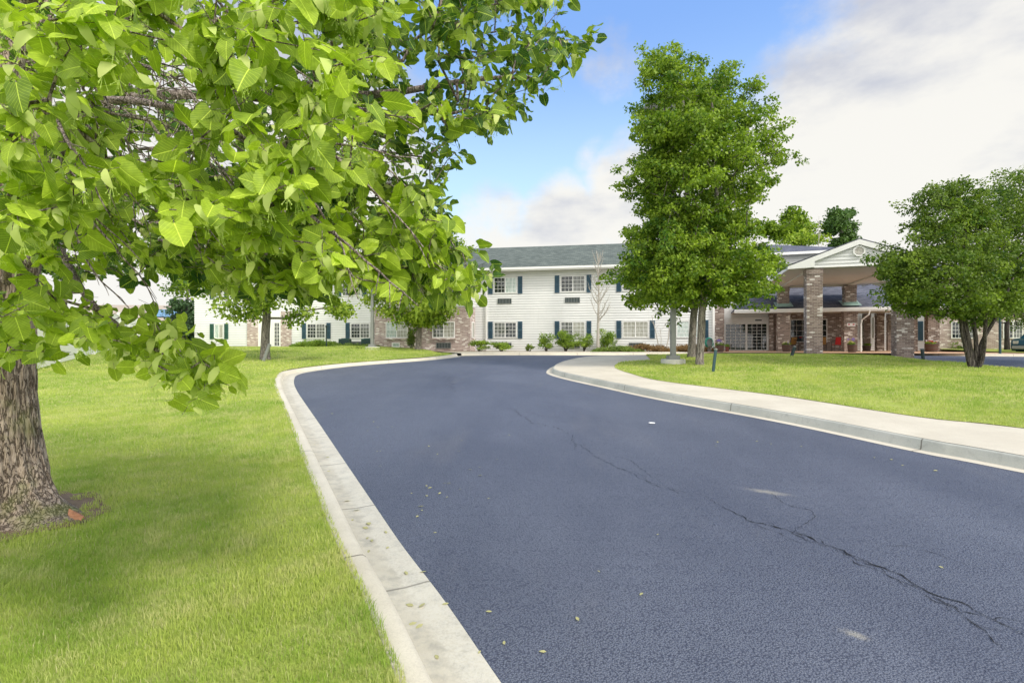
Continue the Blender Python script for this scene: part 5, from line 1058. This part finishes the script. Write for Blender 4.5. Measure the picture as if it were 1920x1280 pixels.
# ------------------------------------------------------------------ car at the right edge
def car():
    Yc = 28.0; b = Vector(((1897-CX)/FPX*(Yc-.27)+2.47, Yc, CAMH-(667-HY)/FPX*Yc)); root = empty('parked_car', b, R(25), label='dark teal car parked beyond the lawn, cut off by the right edge', cat='car')
    side = [(-2.3,.42),(-2.32,.62),(-2.25,.86),(-1.9,.93),(-1.35,.98),(-.95,1.32),(-.55,1.44),(.5,1.46),(.95,1.38),(1.55,1.0),(2.1,.90),(2.3,.75),(2.32,.45),(2.2,.30)]
    def arch(cx): return [(cx+.37*math.cos(t), .30+.37*math.sin(t)) for t in np.linspace(0, math.pi, 9)]
    low = [(1.75, .28)]+[(x, z) for x, z in arch(1.36)]+[(.9, .24), (-.9, .24)]+[(x, z) for x, z in arch(-1.40)]+[(-2.2, .30)]
    poly = side+low; Wd = .86; m = MB(); n = len(poly)
    for s in (-1, 1):
        for ins, yy in ((0, .78), (1, Wd)):
            for x, z in poly:
                nar = max(0, z-.9)*.32; m.v.append((x*.995 if ins else x, s*((yy if ins else yy+.05)-nar), z))
    for i in range(n):
        j = (i+1) % n; m.f += [(n+i, n+j, j, i), (i, j, 2*n+j, 2*n+i), (2*n+i, 2*n+j, 3*n+j, 3*n+i)]
    m.f += [tuple(range(n, 2*n))[::-1], tuple(range(3*n, 4*n))]
    m.build('body', M['car'], root)
    for s in (-1, 1):
        q = lambda x, z: (x, s*(Wd+.006-max(0, z-.9)*.32), z)
        for pts in ([(-1.15,1.02),(-.85,1.30),(-.15,1.37),(-.15,1.02)], [(-.08,1.02),(-.08,1.37),(.50,1.39),(.88,1.32),(1.25,1.03)]): MB().add([q(*p) for p in pts], [tuple(range(len(pts)))]).build('side_window', M['dark'], root)
        MB().box(-.30, -.12, s*(Wd+.02)-.012, s*(Wd+.02)+.012, .86, .89).build('door_handle', M['chrome'], root)
    for px_, s in ((-1.40, -1), (1.36, -1), (-1.40, 1), (1.36, 1)):
        w = empty('wheel', (px_, s*.78, .31)); w.parent = root; 
        MB().tube([(0,-.10,0),(0,.10,0)], .31, 26).build('tyre', M['tyre'], w); MB().tube([(0,s*.09,0),(0,s*.112,0)], [.20,.18], 22).build('rim', M['chrome'], w)
    MB().box(-2.38, -2.24, -.80, .80, .38, .56).build('bumper', M['metal'], root, bevel=.03); MB().box(-2.335, -2.27, -.76, -.55, .66, .82).build('headlight', M['blind'], root); MB().box(-2.335, -2.27, .55, .76, .66, .82).build('headlight', M['blind'], root)
car()
# ------------------------------------------------------------------ fallen leaves and litter on the asphalt
lfm = MB(); lfm.add([(0,0,0),(.02,.012,.004),(.045,.014,.007),(.07,0,.003),(.045,-.014,.001),(.02,-.012,.002)], [(0,1,2,3,4,5)])
proto = lfm.build('fallen_leaf', M['dry']); tag(proto, 'small curled yellowish leaf lying loose on the dark asphalt or gutter', 'fallen leaf', 'fallen leaves on the asphalt')
spots = [(620,775),(712,845),(716,873),(836,905),(780,969),(700,1065),(812,998),(840,930),(846,905),(640,810),(1080,1155),(1205,1110),(910,1145),(945,1200),(800,1070),(1125,1072),(885,880),(935,860),(1235,1000),(1640,858),(1500,836),(1445,832),(1690,872),(1345,835),(900,735),(868,725),(775,740),(735,800),(820,850),(790,955),(795,948),(905,890),(1345,829),(1417,827),(1750,882),(1670,860),(690,1030),(686,1028),(1760,1060),(1010,1220),(770,925),(1240,700),(1210,735)]
gut = offset(LP, .12); random.seed(23)
for i in range(88):
    if i < len(spots): px, py = spots[i]
    else: px, py = random.uniform(560, 1000), random.uniform(700, 960)
    if i >= len(spots) and px < 560+(py-700)*.85: px += 200
    o = proto if i == 0 else proto.copy()
    if i: COL.objects.link(o)
    g = G(px, py, .006)
    if i >= 62: q = random.choice([p for p in gut if 2 < p.y < 11]); g = Vector((q.x+random.uniform(-.14, .06), q.y+random.uniform(-.2, .2), 0)); g.z = prof(g.y)+.008
    o.location = g; o.rotation_euler = (0, 0, random.uniform(0, 6.28)); s = random.uniform(.4, .9); o.scale = (s, s, s)
pl = MB().lathe([(.0,.006),(.05,.010),(.055,.004),(.05,.0)], 16, cap=False).build('bottle_lid', M['white']); pl.location = G(1222, 793, .006); tag(pl, 'small round white lid lying on the asphalt', 'litter')
